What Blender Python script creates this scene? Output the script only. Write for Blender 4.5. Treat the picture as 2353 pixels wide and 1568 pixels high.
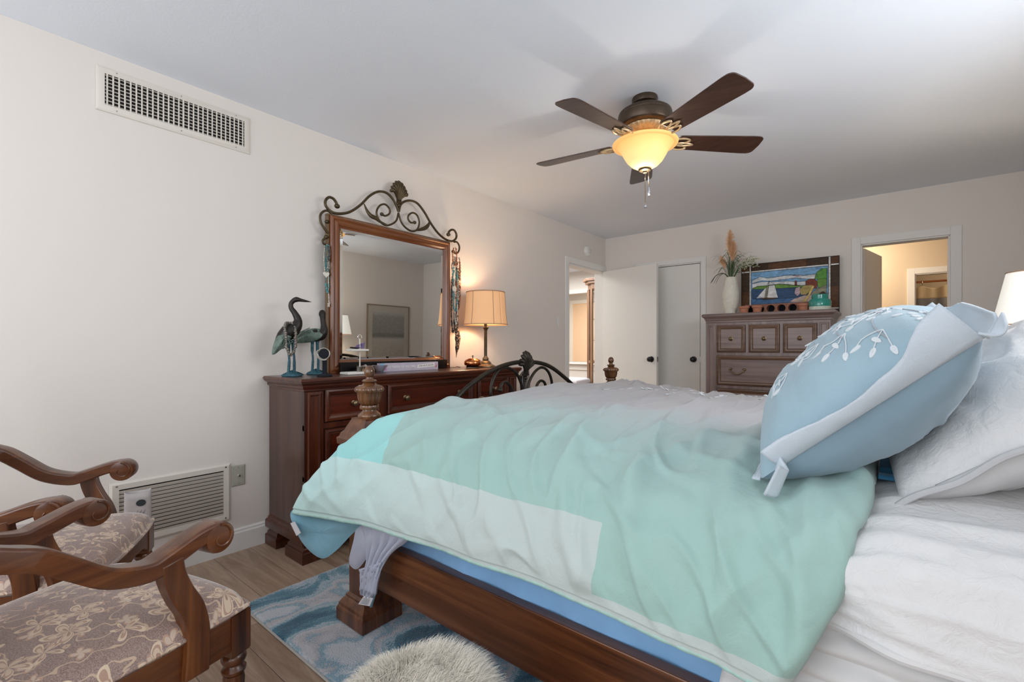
import bpy, math, random
from mathutils import Vector, Matrix, noise
random.seed(7)
PI=math.pi
for o in list(bpy.data.objects): bpy.data.objects.remove(o)
SC=bpy.context.scene; COL=SC.collection
# ---------------------------------------------------------------- camera, world, lights, exposure
YAW=math.atan(880.5/1070.5); CAM=Vector((2.764,0,1.11))
cd=bpy.data.cameras.new('camera'); cam=bpy.data.objects.new('camera',cd); COL.objects.link(cam)
cd.sensor_width=36; cd.lens=36*1070.5/2353; cd.shift_y=13/2353; cd.clip_start=.02
cam.location=CAM; cam.rotation_euler=(PI/2,0,YAW); SC.camera=cam
W=bpy.data.worlds.new('world'); SC.world=W; W.use_nodes=True
W.node_tree.nodes['Background'].inputs[0].default_value=(.75,.85,1,1); W.node_tree.nodes['Background'].inputs[1].default_value=.6
SC.view_settings.view_transform='Standard'; SC.view_settings.look='None'; SC.view_settings.gamma=1; SC.view_settings.exposure=0.14
def light(name,kind,loc,energy,color,rot=(0,0,0),**k):
    l=bpy.data.lights.new(name,kind); l.energy=energy; l.color=color
    for a,b in k.items(): setattr(l,a,b)
    o=bpy.data.objects.new(name,l); o.location=loc; o.rotation_euler=rot; COL.objects.link(o); return o
light('window_daylight','AREA',(1.55,-1.56,1.55),42,(.92,.96,1),(PI/2,0,0),shape='RECTANGLE',size=3.0,size_y=1.7)
light('side_fill_light','AREA',(3.58,-.75,1.45),8,(.93,.96,1),(0,PI/2,0),shape='RECTANGLE',size=1.3,size_y=1.1)  # added fill from the right; the wall has no window here
light('far_fill_light','AREA',(3.57,1.95,1.72),19,(.95,.97,1),(0,PI/2,0),shape='RECTANGLE',size=.62,size_y=1.5)  # added light at the invented headboard window, fills the far room
light('hall_daylight','AREA',(-1.4,5.3,2.38),75,(1,.98,.95),(0,0,0),shape='RECTANGLE',size=1.2,size_y=2.4)
light('pass_room_light','AREA',(-1.9,8.2,2.3),34,(1,.92,.8),(0,0,0),shape='RECTANGLE',size=1.2,size_y=.8)
light('bath_light','POINT',(2.25,6.9,2.2),22,(1,.84,.66),shadow_soft_size=.1)
light('shower_light','POINT',(3.9,7.85,2.25),7,(1,.82,.6),shadow_soft_size=.08)

# ---------------------------------------------------------------- materials
def srgb(c):
    return tuple(((v/255)/12.92 if v/255<=.04045 else ((v/255+.055)/1.055)**2.4) for v in c)+(1,)
MATS={}
class NT:
    def __init__(s,name):
        s.m=bpy.data.materials.new(name); s.m.use_nodes=True; s.t=s.m.node_tree; s.b=s.t.nodes['Principled BSDF']; MATS[name]=s.m
    def n(s,typ,inp=None,**k):
        x=s.t.nodes.new(typ)
        for a,b in k.items(): setattr(x,a,b)
        for a,b in (inp or {}).items():
            if isinstance(b,bpy.types.NodeSocket): s.t.links.new(b,x.inputs[a])
            else: x.inputs[a].default_value=b
        return x
    def set(s,**k):
        for a,b in k.items():
            a=a.replace('_',' ')
            if isinstance(b,bpy.types.NodeSocket): s.t.links.new(b,s.b.inputs[a])
            else: s.b.inputs[a].default_value=b
    def co(s,kind='Object',scale=(1,1,1),rot=(0,0,0),loc=(0,0,0)):
        c=s.n('ShaderNodeTexCoord'); return s.n('ShaderNodeMapping',{'Vector':c.outputs[kind],'Scale':scale,'Rotation':rot,'Location':loc}).outputs[0]
    def noise(s,v,scale,detail=3,rough=.5,dist=0):
        return s.n('ShaderNodeTexNoise',{'Vector':v,'Scale':scale,'Detail':detail,'Roughness':rough,'Distortion':dist}).outputs[0]
    def ramp(s,f,stops,interp='LINEAR'):
        r=s.n('ShaderNodeValToRGB',{'Fac':f}); e=r.color_ramp; e.interpolation=interp
        while len(e.elements)<len(stops): e.elements.new(.5)
        for el,(p,c) in zip(e.elements,stops): el.position=p; el.color=c if len(c)==4 else srgb(c)
        return r.outputs[0]
    def mix(s,f,a,b,mode='MIX'):
        x=s.n('ShaderNodeMix',data_type='RGBA',blend_type=mode)
        for i,v in ((0,f),(6,a),(7,b)):
            if isinstance(v,bpy.types.NodeSocket): s.t.links.new(v,x.inputs[i])
            else: x.inputs[i].default_value=v
        return x.outputs[2]
    def math(s,op,a,b=0,c=0,clamp=False):
        x=s.n('ShaderNodeMath',operation=op,use_clamp=clamp)
        for i,v in enumerate((a,b,c)):
            if isinstance(v,bpy.types.NodeSocket): s.t.links.new(v,x.inputs[i])
            else: x.inputs[i].default_value=v
        return x.outputs[0]
    def bump(s,h,strength=.2,dist=.002):
        b=s.n('ShaderNodeBump',{'Height':h,'Strength':strength,'Distance':dist}); s.t.links.new(b.outputs[0],s.b.inputs['Normal'])
def plain(name,c,rough=.5,metal=0,nz=0,nscale=40,**k):
    t=NT(name); t.set(Base_Color=srgb(c),Roughness=rough,Metallic=metal,**k)
    v=t.co()
    if nz:
        f=t.noise(v,nscale,4,.6); d=tuple(max(0,x-nz) for x in c); l=tuple(min(255,x+nz) for x in c)
        t.set(Base_Color=t.ramp(f,[(.3,d),(.7,l)])); t.bump(f,.15,.001)
    return t.m
def wood(name,dark,mid,lite,axis='y',rough=.35,scale=1,coat=.3,grain=26):
    t=NT(name); sc={'x':(1.2,grain,grain),'y':(grain,1.2,grain),'z':(grain,grain,1.2)}[axis]
    v=t.co(scale=tuple(q*scale for q in sc)); f=t.noise(v,1,6,.65,.6)
    f2=t.noise(t.co(scale=(3,3,3)),1.3,3)
    c=t.ramp(f,[(.25,dark),(.5,mid),(.78,lite)]); c2=t.mix(t.math('MULTIPLY',f2,.55),c,srgb(dark))
    t.set(Base_Color=c2,Roughness=rough,Coat_Weight=coat,Coat_Roughness=.18); t.bump(f,.06,.001); return t.m
def fabric(name,c,rough=.95,weave=900,s=.12,**k):
    t=NT(name); v=t.co(); f=t.noise(v,weave,2,.7); g=t.noise(v,9,3,.6)
    d=tuple(x*.955 for x in c)
    t.set(Base_Color=t.ramp(g,[(.3,d),(.7,c)]),Roughness=rough,Sheen_Weight=.25,**k)
    t.bump(f,s,.0008); return t.m
def wallmat(name,c,bs=.12,sc=160):
    t=NT(name); v=t.co(); f=t.noise(v,sc,3,.6); t.set(Base_Color=srgb(c),Roughness=.85); t.bump(f,bs,.002); return t.m
wallmat('wall_paint',(233,226,219)); wallmat('ceiling_paint',(238,244,252),.35,95); wallmat('trim_paint',(238,236,232),.02)
wallmat('bath_paint',(222,204,178)); wallmat('hall_paint',(226,223,218)); wallmat('peach_paint',(244,214,184)); wallmat('door_paint',(236,234,228),.02)
plain('metal_vent',(226,219,209),.45,0); plain('duct_shade',(30,27,22),.9); plain('white_plastic',(236,234,230),.35); plain('almond_plastic',(178,176,164),.4)
plain('steel',(190,190,188),.25,1); plain('chrome',(225,225,228),.12,1)
for ax in 'xyz':
    wood('dresser_wood_'+ax,(34,13,8),(82,36,20),(128,66,34),ax,.3)
    wood('chair_wood_'+ax,(38,17,8),(104,56,25),(156,94,46),ax,.28)
    wood('chest_wood_'+ax,(94,76,72),(138,117,111),(162,142,134),ax,.45)
    wood('bed_wood_'+ax,(46,20,9),(108,60,31),(158,102,60),ax,.3)
wood('drawer_red_wood',(42,12,6),(88,30,14),(112,44,20),'y',.25)
wood('side_wood',(50,28,22),(84,54,44),(112,76,62),'z',.35,grain=16)
wood('mirror_wood_y',(78,38,18),(130,74,38),(166,106,58),'y',.3); wood('mirror_wood_z',(78,38,18),(130,74,38),(166,106,58),'z',.3)
wood('frame_gold_wood',(70,50,30),(118,88,56),(150,116,76),'z',.4)
wood('cabinet_wood',(104,74,52),(150,112,82),(176,138,106),'z',.4); wood('blade_wood',(44,28,22),(74,48,38),(98,66,52),'x',.32,grain=40)
wood('finial_wood',(50,28,16),(104,66,38),(148,100,60),'z',.22,coat=.5)
plain('iron_dark',(54,48,42),.38,.75,10,60); plain('iron_bronze',(84,72,52),.4,.7,10,60); plain('fan_bronze',(84,70,58),.36,.75,6,30); plain('gold_detail',(196,170,132),.4,.5,16,50)
plain('brass_aged',(134,114,88),.38,.85,16,70); plain('black_plastic',(22,22,24),.4); plain('black_lacquer',(14,13,12),.25); plain('verdigris',(104,122,112),.6,.3,22,60); plain('verdigris_blue',(44,88,100),.55,.3,22,80); plain('bronze_black',(44,40,37),.4,.5,8,40)
plain('terracotta',(186,124,98),.8,0,10,60); plain('clay_block',(150,104,86),.85,0,12,50)
plain('copper',(205,128,82),.16,1); plain('cream_stone',(226,222,208),.5,0,5,30); plain('lead_came',(36,32,28),.5,.5)
plain('paper_bag',(196,188,186),.8,0,8,30); plain('sticker_dark',(48,54,58),.6); plain('white_label',(228,228,234),.7); plain('ink_grey',(120,120,124),.8)
plain('velvet_black',(12,16,26),.9,0,2,90); plain('turquoise',(70,140,146),.4,0,24,200); plain('silver_bead',(176,172,160),.3,.6,24,200); plain('amber_bead',(168,92,48),.35,.1,26,200); plain('black_bead',(34,30,30),.35,0,10,150); plain('pearl',(224,220,208),.3); plain('grey_bead',(118,112,104),.4,.3,26,240)
plain('scarf',(92,72,58),.8,0,36,70); plain('leather_white',(206,206,216),.6)
for ax in 'x': pass
t=NT('glass'); t.set(Base_Color=(1,1,1,1),Roughness=.02,Transmission_Weight=1,IOR=1.45)
t=NT('crystal'); t.set(Base_Color=srgb((226,214,218)),Roughness=.08,Transmission_Weight=.85,IOR=1.5)
t=NT('mirror_glass'); t.set(Base_Color=(.83,.84,.82,1),Roughness=.0,Metallic=1)
t=NT('amber_glass'); t.set(Base_Color=srgb((255,196,120)),Roughness=.45); g=t.co(); sp=t.n('ShaderNodeSeparateXYZ',{'Vector':g}).outputs[2]
f=t.n('ShaderNodeMapRange',{'Value':sp,'From Min':-.395,'From Max':-.24}).outputs[0]
t.set(Emission_Color=t.ramp(f,[(0,(255,238,190)),(.45,(255,226,158)),(.8,(250,196,120)),(1,(232,168,96))]),Emission_Strength=.62)
def shade(name,c,em,strength,seams=0,pos=(0,0)):
    t=NT(name); v=t.co(scale=(1,1,4)); f=t.noise(v,260,2,.7); t.set(Base_Color=srgb(c),Roughness=.9)
    t.set(Emission_Color=t.ramp(f,[(.3,tuple(int(x*.86) for x in em)),(.7,em)]),Emission_Strength=strength); t.bump(f,.3,.001)
shade('linen_shade',(224,184,144),(234,162,100),.40); shade('white_shade',(240,238,232),(255,250,238),.5)
t=NT('shade_trim'); t.set(Base_Color=srgb((176,140,112)),Roughness=.9)
t=NT('bulb_glow'); t.set(Emission_Color=srgb((255,226,170)),Emission_Strength=14)
# floor planks run along X
t=NT('floor_planks'); v=t.co(); br=t.n('ShaderNodeTexBrick',{'Vector':v,'Scale':1,'Brick Width':1.25,'Row Height':.178,'Mortar Size':.0011,'Mortar Smooth':.1,'Color1':(0,0,0,1),'Color2':(1,1,1,1),'Mortar':(.5,.5,.5,1)},offset=.37)
br.inputs['Bias'].default_value=0
bw=t.n('ShaderNodeRGBToBW',{'Color':br.outputs[0]}).outputs[0]
off=t.n('ShaderNodeCombineXYZ',{'X':t.math('MULTIPLY',bw,7.3),'Y':t.math('MULTIPLY',bw,3.1)}).outputs[0]
va=t.n('ShaderNodeVectorMath',{0:v,1:off},operation='ADD').outputs[0]
v2=t.n('ShaderNodeMapping',{'Vector':va,'Scale':(1.6,17,1)}).outputs[0]
g=t.noise(v2,1.4,8,.62,1.2)
c=t.ramp(g,[(.22,(112,86,68)),(.45,(154,126,104)),(.6,(178,152,130)),(.8,(202,182,160))])
c=t.mix(.35,c,t.ramp(bw,[(0,(134,106,86)),(1,(194,170,148))]))
c=t.mix(br.outputs['Fac'],c,srgb((74,58,48))); t.set(Base_Color=c,Roughness=.42); t.bump(g,.08,.001)
# rug
t=NT('rug_pile'); v=t.co(); w=t.noise(v,1.6,2,.5,0)
d=t.n('ShaderNodeTexNoise',{'Vector':v,'Scale':2.6,'Detail':6,'Roughness':.6,'Distortion':2.2}).outputs[0]
vo=t.n('ShaderNodeTexWave',{'Vector':v,'Scale':.75,'Distortion':13,'Detail':4,'Detail Scale':.9,'Detail Roughness':.6}).outputs[1]
s_=t.math('ADD',t.math('MULTIPLY',d,.65),t.math('MULTIPLY',vo,.35)); fz=t.noise(v,160,2,.7)
s2=t.math('ADD',s_,t.math('MULTIPLY',t.math('SUBTRACT',fz,.5),.22))
t.set(Base_Color=t.ramp(s2,[(.30,(34,92,116)),(.40,(84,142,164)),(.45,(196,204,210)),(.49,(112,162,182)),(.53,(206,206,210)),(.62,(190,186,190)),(.66,(108,160,182)),(.72,(206,210,216))]),Roughness=1,Sheen_Weight=.4); t.bump(fz,.9,.006)
plain('rug_binding',(188,184,178),.9)
# armchair floral damask
t=NT('floral_fabric'); v=t.co(scale=(1,1,1)); wob=t.n('ShaderNodeTexNoise',{'Vector':v,'Scale':9,'Detail':2}).outputs[1]
vv=t.n('ShaderNodeVectorMath',{0:v,1:t.n('ShaderNodeVectorMath',{0:wob,'Scale':.03},operation='SCALE').outputs[0]},operation='ADD').outputs[0]
def petals(scale,k,R,off):
    m=t.n('ShaderNodeMapping',{'Vector':vv,'Location':off,'Scale':(scale,)*3}).outputs[0]
    vo=t.n('ShaderNodeTexVoronoi',{'Vector':m,'Scale':1,'Randomness':.75})
    df=t.n('ShaderNodeVectorMath',{0:m,1:vo.outputs['Position']},operation='SUBTRACT').outputs[0]
    sx=t.n('ShaderNodeSeparateXYZ',{'Vector':df}); an=t.math('ARCTAN2',sx.outputs[1],sx.outputs[0]); r=vo.outputs['Distance']
    pet=t.math('ABSOLUTE',t.math('COSINE',t.math('MULTIPLY',t.math('ADD',an,t.math('MULTIPLY',r,1.5)),k)))
    lim=t.math('MULTIPLY_ADD',pet,R*.62,R*.38)
    q=t.math('SUBTRACT',lim,r); return q
q1=petals(11,2.5,.50,(0,0,0)); q2=petals(19,2,.36,(.37,.61,.2))
n1=t.noise(vv,20,1,.4); vine=t.math('LESS_THAN',t.math('ABSOLUTE',t.math('SUBTRACT',n1,.52)),.014)
th=t.noise(v,420,2,.8)
ground=t.ramp(th,[(.3,(118,92,84)),(.7,(184,160,150))])
c=t.mix(vine,ground,srgb((204,176,152)))
c=t.mix(t.math('GREATER_THAN',q2,0),c,srgb((190,154,132))); c=t.mix(t.math('GREATER_THAN',q2,.07),c,srgb((208,186,168)))
c=t.mix(t.math('GREATER_THAN',q1,0),c,srgb((222,200,174))); c=t.mix(t.math('GREATER_THAN',q1,.05),c,srgb((184,150,130))); c=t.mix(t.math('GREATER_THAN',q1,.10),c,srgb((214,190,166))); c=t.mix(t.math('GREATER_THAN',q1,.2),c,srgb((170,136,118)))
t.set(Base_Color=c,Roughness=.5,Sheen_Weight=1,Sheen_Roughness=.3); t.bump(th,.25,.001)
# comforter : UV u = metres along the bed, v = metres from the hem (0) upward
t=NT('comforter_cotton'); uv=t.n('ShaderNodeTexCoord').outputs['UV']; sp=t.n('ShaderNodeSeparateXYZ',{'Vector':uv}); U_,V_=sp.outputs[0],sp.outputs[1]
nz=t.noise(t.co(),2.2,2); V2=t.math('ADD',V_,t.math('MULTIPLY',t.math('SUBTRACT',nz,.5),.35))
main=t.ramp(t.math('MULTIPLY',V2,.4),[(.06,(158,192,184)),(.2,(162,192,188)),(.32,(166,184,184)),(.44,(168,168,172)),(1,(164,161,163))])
foot=t.ramp(t.math('MULTIPLY',V_,1),[(0,(152,212,210)),(1,(158,208,208))])
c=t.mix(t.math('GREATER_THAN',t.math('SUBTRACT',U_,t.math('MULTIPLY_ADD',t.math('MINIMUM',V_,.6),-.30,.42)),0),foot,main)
band=t.ramp(U_,[(0,(186,220,217)),(.4,(194,215,212)),(.8,(190,202,199))])
lowlim=t.math('MULTIPLY_ADD',t.math('GREATER_THAN',U_,1.20),-.15,.195)
c=t.mix(t.math('LESS_THAN',V_,lowlim),c,band)
c=t.mix(t.math('LESS_THAN',V_,-.001),c,srgb((124,190,178)))
fw=t.noise(t.co(),700,2,.7); bg=t.noise(t.co(),26,4,.6,.6)
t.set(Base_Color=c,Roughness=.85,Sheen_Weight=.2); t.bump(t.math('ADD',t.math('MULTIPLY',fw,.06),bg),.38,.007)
fabric('comforter_lining',(132,180,200)); fabric('blue_sheet',(146,196,244)); fabric('pale_sheet',(196,202,222)); fabric('white_sheet',(220,219,219)); fabric('embroidery',(222,228,232)); fabric('embroidery_grey',(168,172,180)); fabric('sham_flange',(204,215,225),weave=330,s=.9); fabric('sham_blue',(160,187,200),weave=300,s=1.0); fabric('sham_back',(138,164,180)); fabric('teal_sheet',(58,130,170))
t=NT('quilt_cotton'); v=t.co(); a=t.n('ShaderNodeTexVoronoi',{'Vector':t.n('ShaderNodeVectorMath',{0:v,1:t.n('ShaderNodeVectorMath',{0:t.n('ShaderNodeTexNoise',{'Vector':v,'Scale':7}).outputs[1],'Scale':.12},operation='SCALE').outputs[0]},operation='ADD').outputs[0],'Scale':15},feature='DISTANCE_TO_EDGE').outputs[0]
b_=t.noise(v,30,5,.62,.8); hh=t.math('ADD',t.math('MULTIPLY',t.math('MINIMUM',a,.05),1.6),t.math('ADD',t.math('MULTIPLY',b_,1.3),t.math('MULTIPLY',t.noise(v,9,3,.5,1.5),.9)))
t.set(Base_Color=srgb((222,221,221)),Roughness=.95,Sheen_Weight=.1); t.bump(hh,.5,.008)
fabric('rope_grey',(196,196,198)); 
t=NT('fur'); t.set(Base_Color=srgb((246,238,224)),Roughness=.8,Sheen_Weight=.3)
plain('teal_glaze',(38,150,136),.12,0,8,12,Coat_Weight=.6); plain('orange_glass',(226,150,60),.25); plain('label_print',(214,220,206),.6,0,18,120)
plain('pampas',(240,196,154),.95,0,16,60); plain('leaf_green',(72,98,52),.6,0,20,60); plain('leaf_dark',(58,66,42),.6,0,14,60); plain('blossom',(232,230,206),.8); plain('leaf_grey',(150,152,138),.7)
plain('book_lilac',(196,190,206),.5,0,6,20); plain('book_blue',(140,186,214),.5); plain('page_white',(240,238,236),.6); plain('red_print',(206,90,110),.6); plain('pink_print',(226,150,214),.6)
t=NT('curtain_cream'); v=t.co(); t.set(Base_Color=srgb((226,206,170)),Roughness=.9)
t=NT('curtain_grey'); t.set(Base_Color=srgb((134,134,138)),Roughness=.9)
for nm,c in dict(sg_brown=(96,62,36),sg_brown2=(70,50,34),sg_white=(244,240,230),sg_sky=(128,176,216),sg_cloud=(226,230,236),sg_green=(92,150,64),sg_hill=(112,156,70),sg_blue=(56,86,124),sg_blue2=(74,112,156),sg_rock=(168,150,90),sg_rock2=(150,148,126),sg_red=(128,62,44),sg_sand=(206,182,170),sg_sail=(240,240,240),sg_yellow=(228,196,120),sg_pink=(196,170,180)).items():
    t=NT(nm); v=t.co(scale=(1,1,2)); f=t.noise(v,14,3,.6,1.2); t.set(Base_Color=t.ramp(f,[(.3,tuple(int(x*.8) for x in c)),(.7,tuple(min(255,int(x*1.12)) for x in c))]),Roughness=.5,Specular_IOR_Level=.25)
t=NT('beach_drawing'); v=t.co('Object',(1,1,1)); f=t.noise(v,30,6,.75,2); sp=t.n('ShaderNodeSeparateXYZ',{'Vector':v}).outputs[2]
c=t.ramp(f,[(.35,(90,86,82)),(.5,(176,172,164)),(.65,(206,202,194))]); z1=t.ramp(t.math('MULTIPLY_ADD',sp,1.12,.527),[(0,(168,160,148)),(.38,(190,182,170)),(.50,(200,196,188)),(.56,(112,112,112)),(.61,(128,128,128)),(.615,(150,148,146)),(.9,(160,158,154)),(1,(206,204,198))])
t.set(Base_Color=t.mix(.7,c,z1),Roughness=.8)
def M(n): return MATS[n]

# ---------------------------------------------------------------- geometry helpers
def V3(*a): return Vector(a)
class MB:
    def __init__(s): s.v=[]; s.f=[]; s.mi=[]; s.cur=0; s.x=None; s.uv=None
    def add(s,vs,fs):
        b=len(s.v)
        for p in vs:
            p=Vector(p); s.v.append(s.x@p if s.x else p)
        for f in fs: s.f.append(tuple(b+i for i in f)); s.mi.append(s.cur)
        return s
    def box(s,x0,y0,z0,x1,y1,z1):
        if x0>x1:x0,x1=x1,x0
        if y0>y1:y0,y1=y1,y0
        if z0>z1:z0,z1=z1,z0
        return s.add([(x0,y0,z0),(x1,y0,z0),(x1,y1,z0),(x0,y1,z0),(x0,y0,z1),(x1,y0,z1),(x1,y1,z1),(x0,y1,z1)],[(3,2,1,0),(4,5,6,7),(0,1,5,4),(1,2,6,5),(2,3,7,6),(3,0,4,7)])
    def loft(s,x0,y0,x1,y1,prof):      # rectangular stack: prof = [(outset,z)...] bottom to top
        vs=[];fs=[]
        for o,z in prof: vs+=[(x0-o,y0-o,z),(x1+o,y0-o,z),(x1+o,y1+o,z),(x0-o,y1+o,z)]
        n=len(prof)
        for i in range(n-1):
            for k in range(4): fs.append((4*i+k,4*i+(k+1)%4,4*i+4+(k+1)%4,4*i+4+k))
        fs+=[(3,2,1,0),tuple(4*(n-1)+k for k in range(4))]
        return s.add(vs,fs)
    def rings(s,O,U,Vv,N,w,h,prof,close=True):   # nested rectangles on a panel: prof=[(inset,height)...]
        O,U,Vv,N=map(Vector,(O,U,Vv,N)); vs=[];fs=[]
        for i,d in prof:
            for a,b in ((i,i),(w-i,i),(w-i,h-i),(i,h-i)): vs.append(O+U*a+Vv*b+N*d)
        n=len(prof)
        for i in range(n-1):
            for k in range(4): fs.append((4*i+k,4*i+(k+1)%4,4*i+4+(k+1)%4,4*i+4+k))
        if close: fs.append(tuple(4*(n-1)+k for k in range(4)))
        return s.add(vs,fs)
    def tube(s,pts,r,n=8,cap=True,closed=False,flat=None):
        pts=[Vector(p) for p in pts]; m=len(pts)
        R=r if isinstance(r,(list,tuple)) else [r]*m
        vs=[];fs=[]; up=None
        for i,p in enumerate(pts):
            a=pts[i-1] if (i>0 or closed) else p; b=pts[(i+1)%m] if (i<m-1 or closed) else p
            t=(b-a).normalized() if (b-a).length>1e-9 else Vector((0,0,1))
            if up is None:
                up=Vector((0,0,1)) if abs(t.z)<.9 else Vector((1,0,0))
            up=(up-t*up.dot(t)); 
            if up.length<1e-6: up=Vector((1,0,0))
            up.normalize(); sd=t.cross(up)
            for k in range(n):
                an=2*PI*k/n; vs.append(p+(sd*math.cos(an)*(flat[0] if flat else 1)+up*math.sin(an)*(flat[1] if flat else 1))*R[i])
        for i in range(m-1 if not closed else m):
            j=(i+1)%m
            for k in range(n): fs.append((i*n+k,j*n+k,j*n+(k+1)%n,i*n+(k+1)%n))
        if cap and not closed: fs+=[tuple(range(n)),tuple((m-1)*n+k for k in range(n))[::-1]]
        return s.add(vs,fs)
    def lathe(s,prof,c=(0,0,0),n=28,mod=None,axis='z'):
        vs=[];fs=[];c=Vector(c)
        for r,z in prof:
            for k in range(n):
                a=2*PI*k/n; q=r*(mod(a,z) if mod else 1)
                x,y=q*math.cos(a),q*math.sin(a)
                vs.append(c+(Vector((x,y,z)) if axis=='z' else Vector((z,x,y)) if axis=='x' else Vector((y,z,x))))
        m=len(prof)
        for i in range(m-1):
            for k in range(n): fs.append((i*n+k,i*n+(k+1)%n,(i+1)*n+(k+1)%n,(i+1)*n+k))
        fs+=[tuple(range(n))[::-1],tuple((m-1)*n+k for k in range(n))]
        return s.add(vs,fs)
    def prism(s,poly,O,U,Vv,N,d):      # 2D outline with thickness d along N
        O,U,Vv,N=map(Vector,(O,U,Vv,N)); n=len(poly)
        vs=[O+U*a+Vv*b for a,b in poly]+[O+U*a+Vv*b+N*d for a,b in poly]
        fs=[tuple(range(n))[::-1],tuple(range(n,2*n))]+[(i,(i+1)%n,n+(i+1)%n,n+i) for i in range(n)]
        return s.add(vs,fs)
    def bar(s,pts,sec,side):           # sweep a 2D section along pts; side = fixed side vector
        pts=[Vector(p) for p in pts]; side=Vector(side).normalized(); vs=[];fs=[]; n=len(sec[0]) if isinstance(sec[0],list) else len(sec); m=len(pts)
        for i,p in enumerate(pts):
            t=(pts[min(i+1,m-1)]-pts[max(i-1,0)]).normalized(); up=side.cross(t).normalized()
            for a,b in (sec[i] if isinstance(sec[0],list) else sec): vs.append(p+side*a+up*b)
        for i in range(m-1):
            for k in range(n): fs.append((i*n+k,i*n+(k+1)%n,(i+1)*n+(k+1)%n,(i+1)*n+k))
        fs+=[tuple(range(n))[::-1],tuple((m-1)*n+k for k in range(n))]
        return s.add(vs,fs)
    def grid(s,nu,nv,fn,uvf=None):
        vs=[fn(i/nu,j/nv) for j in range(nv+1) for i in range(nu+1)]
        fs=[(j*(nu+1)+i,j*(nu+1)+i+1,(j+1)*(nu+1)+i+1,(j+1)*(nu+1)+i) for j in range(nv) for i in range(nu)]
        if uvf:
            if s.uv is None: s.uv={}
            b=len(s.v)
            for j in range(nv+1):
                for i in range(nu+1): s.uv[b+j*(nu+1)+i]=uvf(i/nu,j/nv)
        return s.add(vs,fs)
    def ball(s,c,r,n=10,m=7,sc=(1,1,1)):
        c=Vector(c)
        return s.grid(n,m,lambda u,v:c+Vector((r*sc[0]*math.sin(PI*v)*math.cos(2*PI*u),r*sc[1]*math.sin(PI*v)*math.sin(2*PI*u),-r*sc[2]*math.cos(PI*v))))
    def build(s,name,mats,parent=None,smooth=40,bev=0,solid=0,sub=0,origin=None,label=None,offs=-1):
        me=bpy.data.meshes.new(name); o_=Vector(origin) if origin is not None else Vector((0,0,0))
        me.from_pydata([p-o_ for p in s.v],[],s.f); 
        if s.uv:
            ul=me.uv_layers.new(name='UVMap')
            for lp in me.loops: ul.data[lp.index].uv=s.uv.get(lp.vertex_index,(0,0))
        if isinstance(mats,str): mats=[mats]
        for m in mats: me.materials.append(M(m))
        for p,i in zip(me.polygons,s.mi): p.material_index=i; p.use_smooth=bool(smooth)
        me.validate(); me.update()
        if smooth: me.set_sharp_from_angle(angle=math.radians(smooth))
        o=bpy.data.objects.new(name,me); COL.objects.link(o); o.location=o_
        if parent: o.parent=parent
        if sub: m=o.modifiers.new('sub','SUBSURF'); m.levels=m.render_levels=sub
        if solid: m=o.modifiers.new('solid','SOLIDIFY'); m.thickness=solid; m.offset=offs
        if bev: m=o.modifiers.new('bev','BEVEL'); m.width=bev; m.segments=2; m.limit_method='ANGLE'; m.angle_limit=math.radians(50)
        if label: o['label']=label
        return o
def tag(o,label,cat,group=None,kind=None):
    o['label']=label; o['category']=cat
    if group: o['group']=group
    if kind: o['kind']=kind
    return o
def thing(name,label,cat,loc=(0,0,0),rz=0,group=None):
    o=bpy.data.objects.new(name,None); o.empty_display_size=.05; COL.objects.link(o); o.location=loc; o.rotation_euler=(0,0,rz); return tag(o,label,cat,group)
def struct(o): o['kind']='structure'; return o
def copy_tree(o,parent=None):
    c=o.copy(); COL.objects.link(c)
    if parent: c.parent=parent
    for ch in list(o.children): copy_tree(ch,c)
    return c
def spline(pts,n=8,closed=False):      # Catmull-Rom
    P=[Vector(p) for p in pts]; m=len(P); out=[]
    for i in range(m if closed else m-1):
        p1,p2=P[i],P[(i+1)%m]; p0=P[i-1] if (i>0 or closed) else p1*2-p2; p3=P[(i+2)%m] if (i<m-2 or closed) else p2*2-p1
        for k in range(n):
            t=k/n; out.append(.5*((2*p1)+(p2-p0)*t+(2*p0-5*p1+4*p2-p3)*t*t+(3*p1-p0-3*p2+p3)*t**3))
    if not closed: out.append(P[-1])
    return out
def ray(x,y):
    u=(x-1176.5)/1070.5; w=(797-y)/1070.5; s,c=math.sin(YAW),math.cos(YAW); return Vector((-s+c*u,c+s*u,w))
def onX(x,y,X): r=ray(x,y); return CAM+r*((X-CAM.x)/r.x)
def onY(x,y,Y): r=ray(x,y); return CAM+r*((Y-CAM.y)/r.y)
def letters(txt,size,o,mat,parent,mw,name='lettering',extrude=.0004,bold=0):
    cu=bpy.data.curves.new('t','FONT'); cu.body=txt; cu.size=size; cu.extrude=extrude; cu.align_x='CENTER'; cu.align_y='CENTER'; cu.offset=bold
    tmp=bpy.data.objects.new('t',cu); COL.objects.link(tmp); bpy.context.view_layer.update()
    me=bpy.data.meshes.new_from_object(tmp.evaluated_get(bpy.context.evaluated_depsgraph_get())); bpy.data.objects.remove(tmp)
    me.transform(mw); me.materials.clear(); me.materials.append(M(mat)); ob=bpy.data.objects.new(name,me); COL.objects.link(ob); ob.parent=parent; return ob
def smooth01(x): x=max(0,min(1,x)); return x*x*(3-2*x)
def fbm(x,y,z=0,o=3): return noise.fractal(Vector((x,y,z)),1.0,2.0,o)

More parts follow.
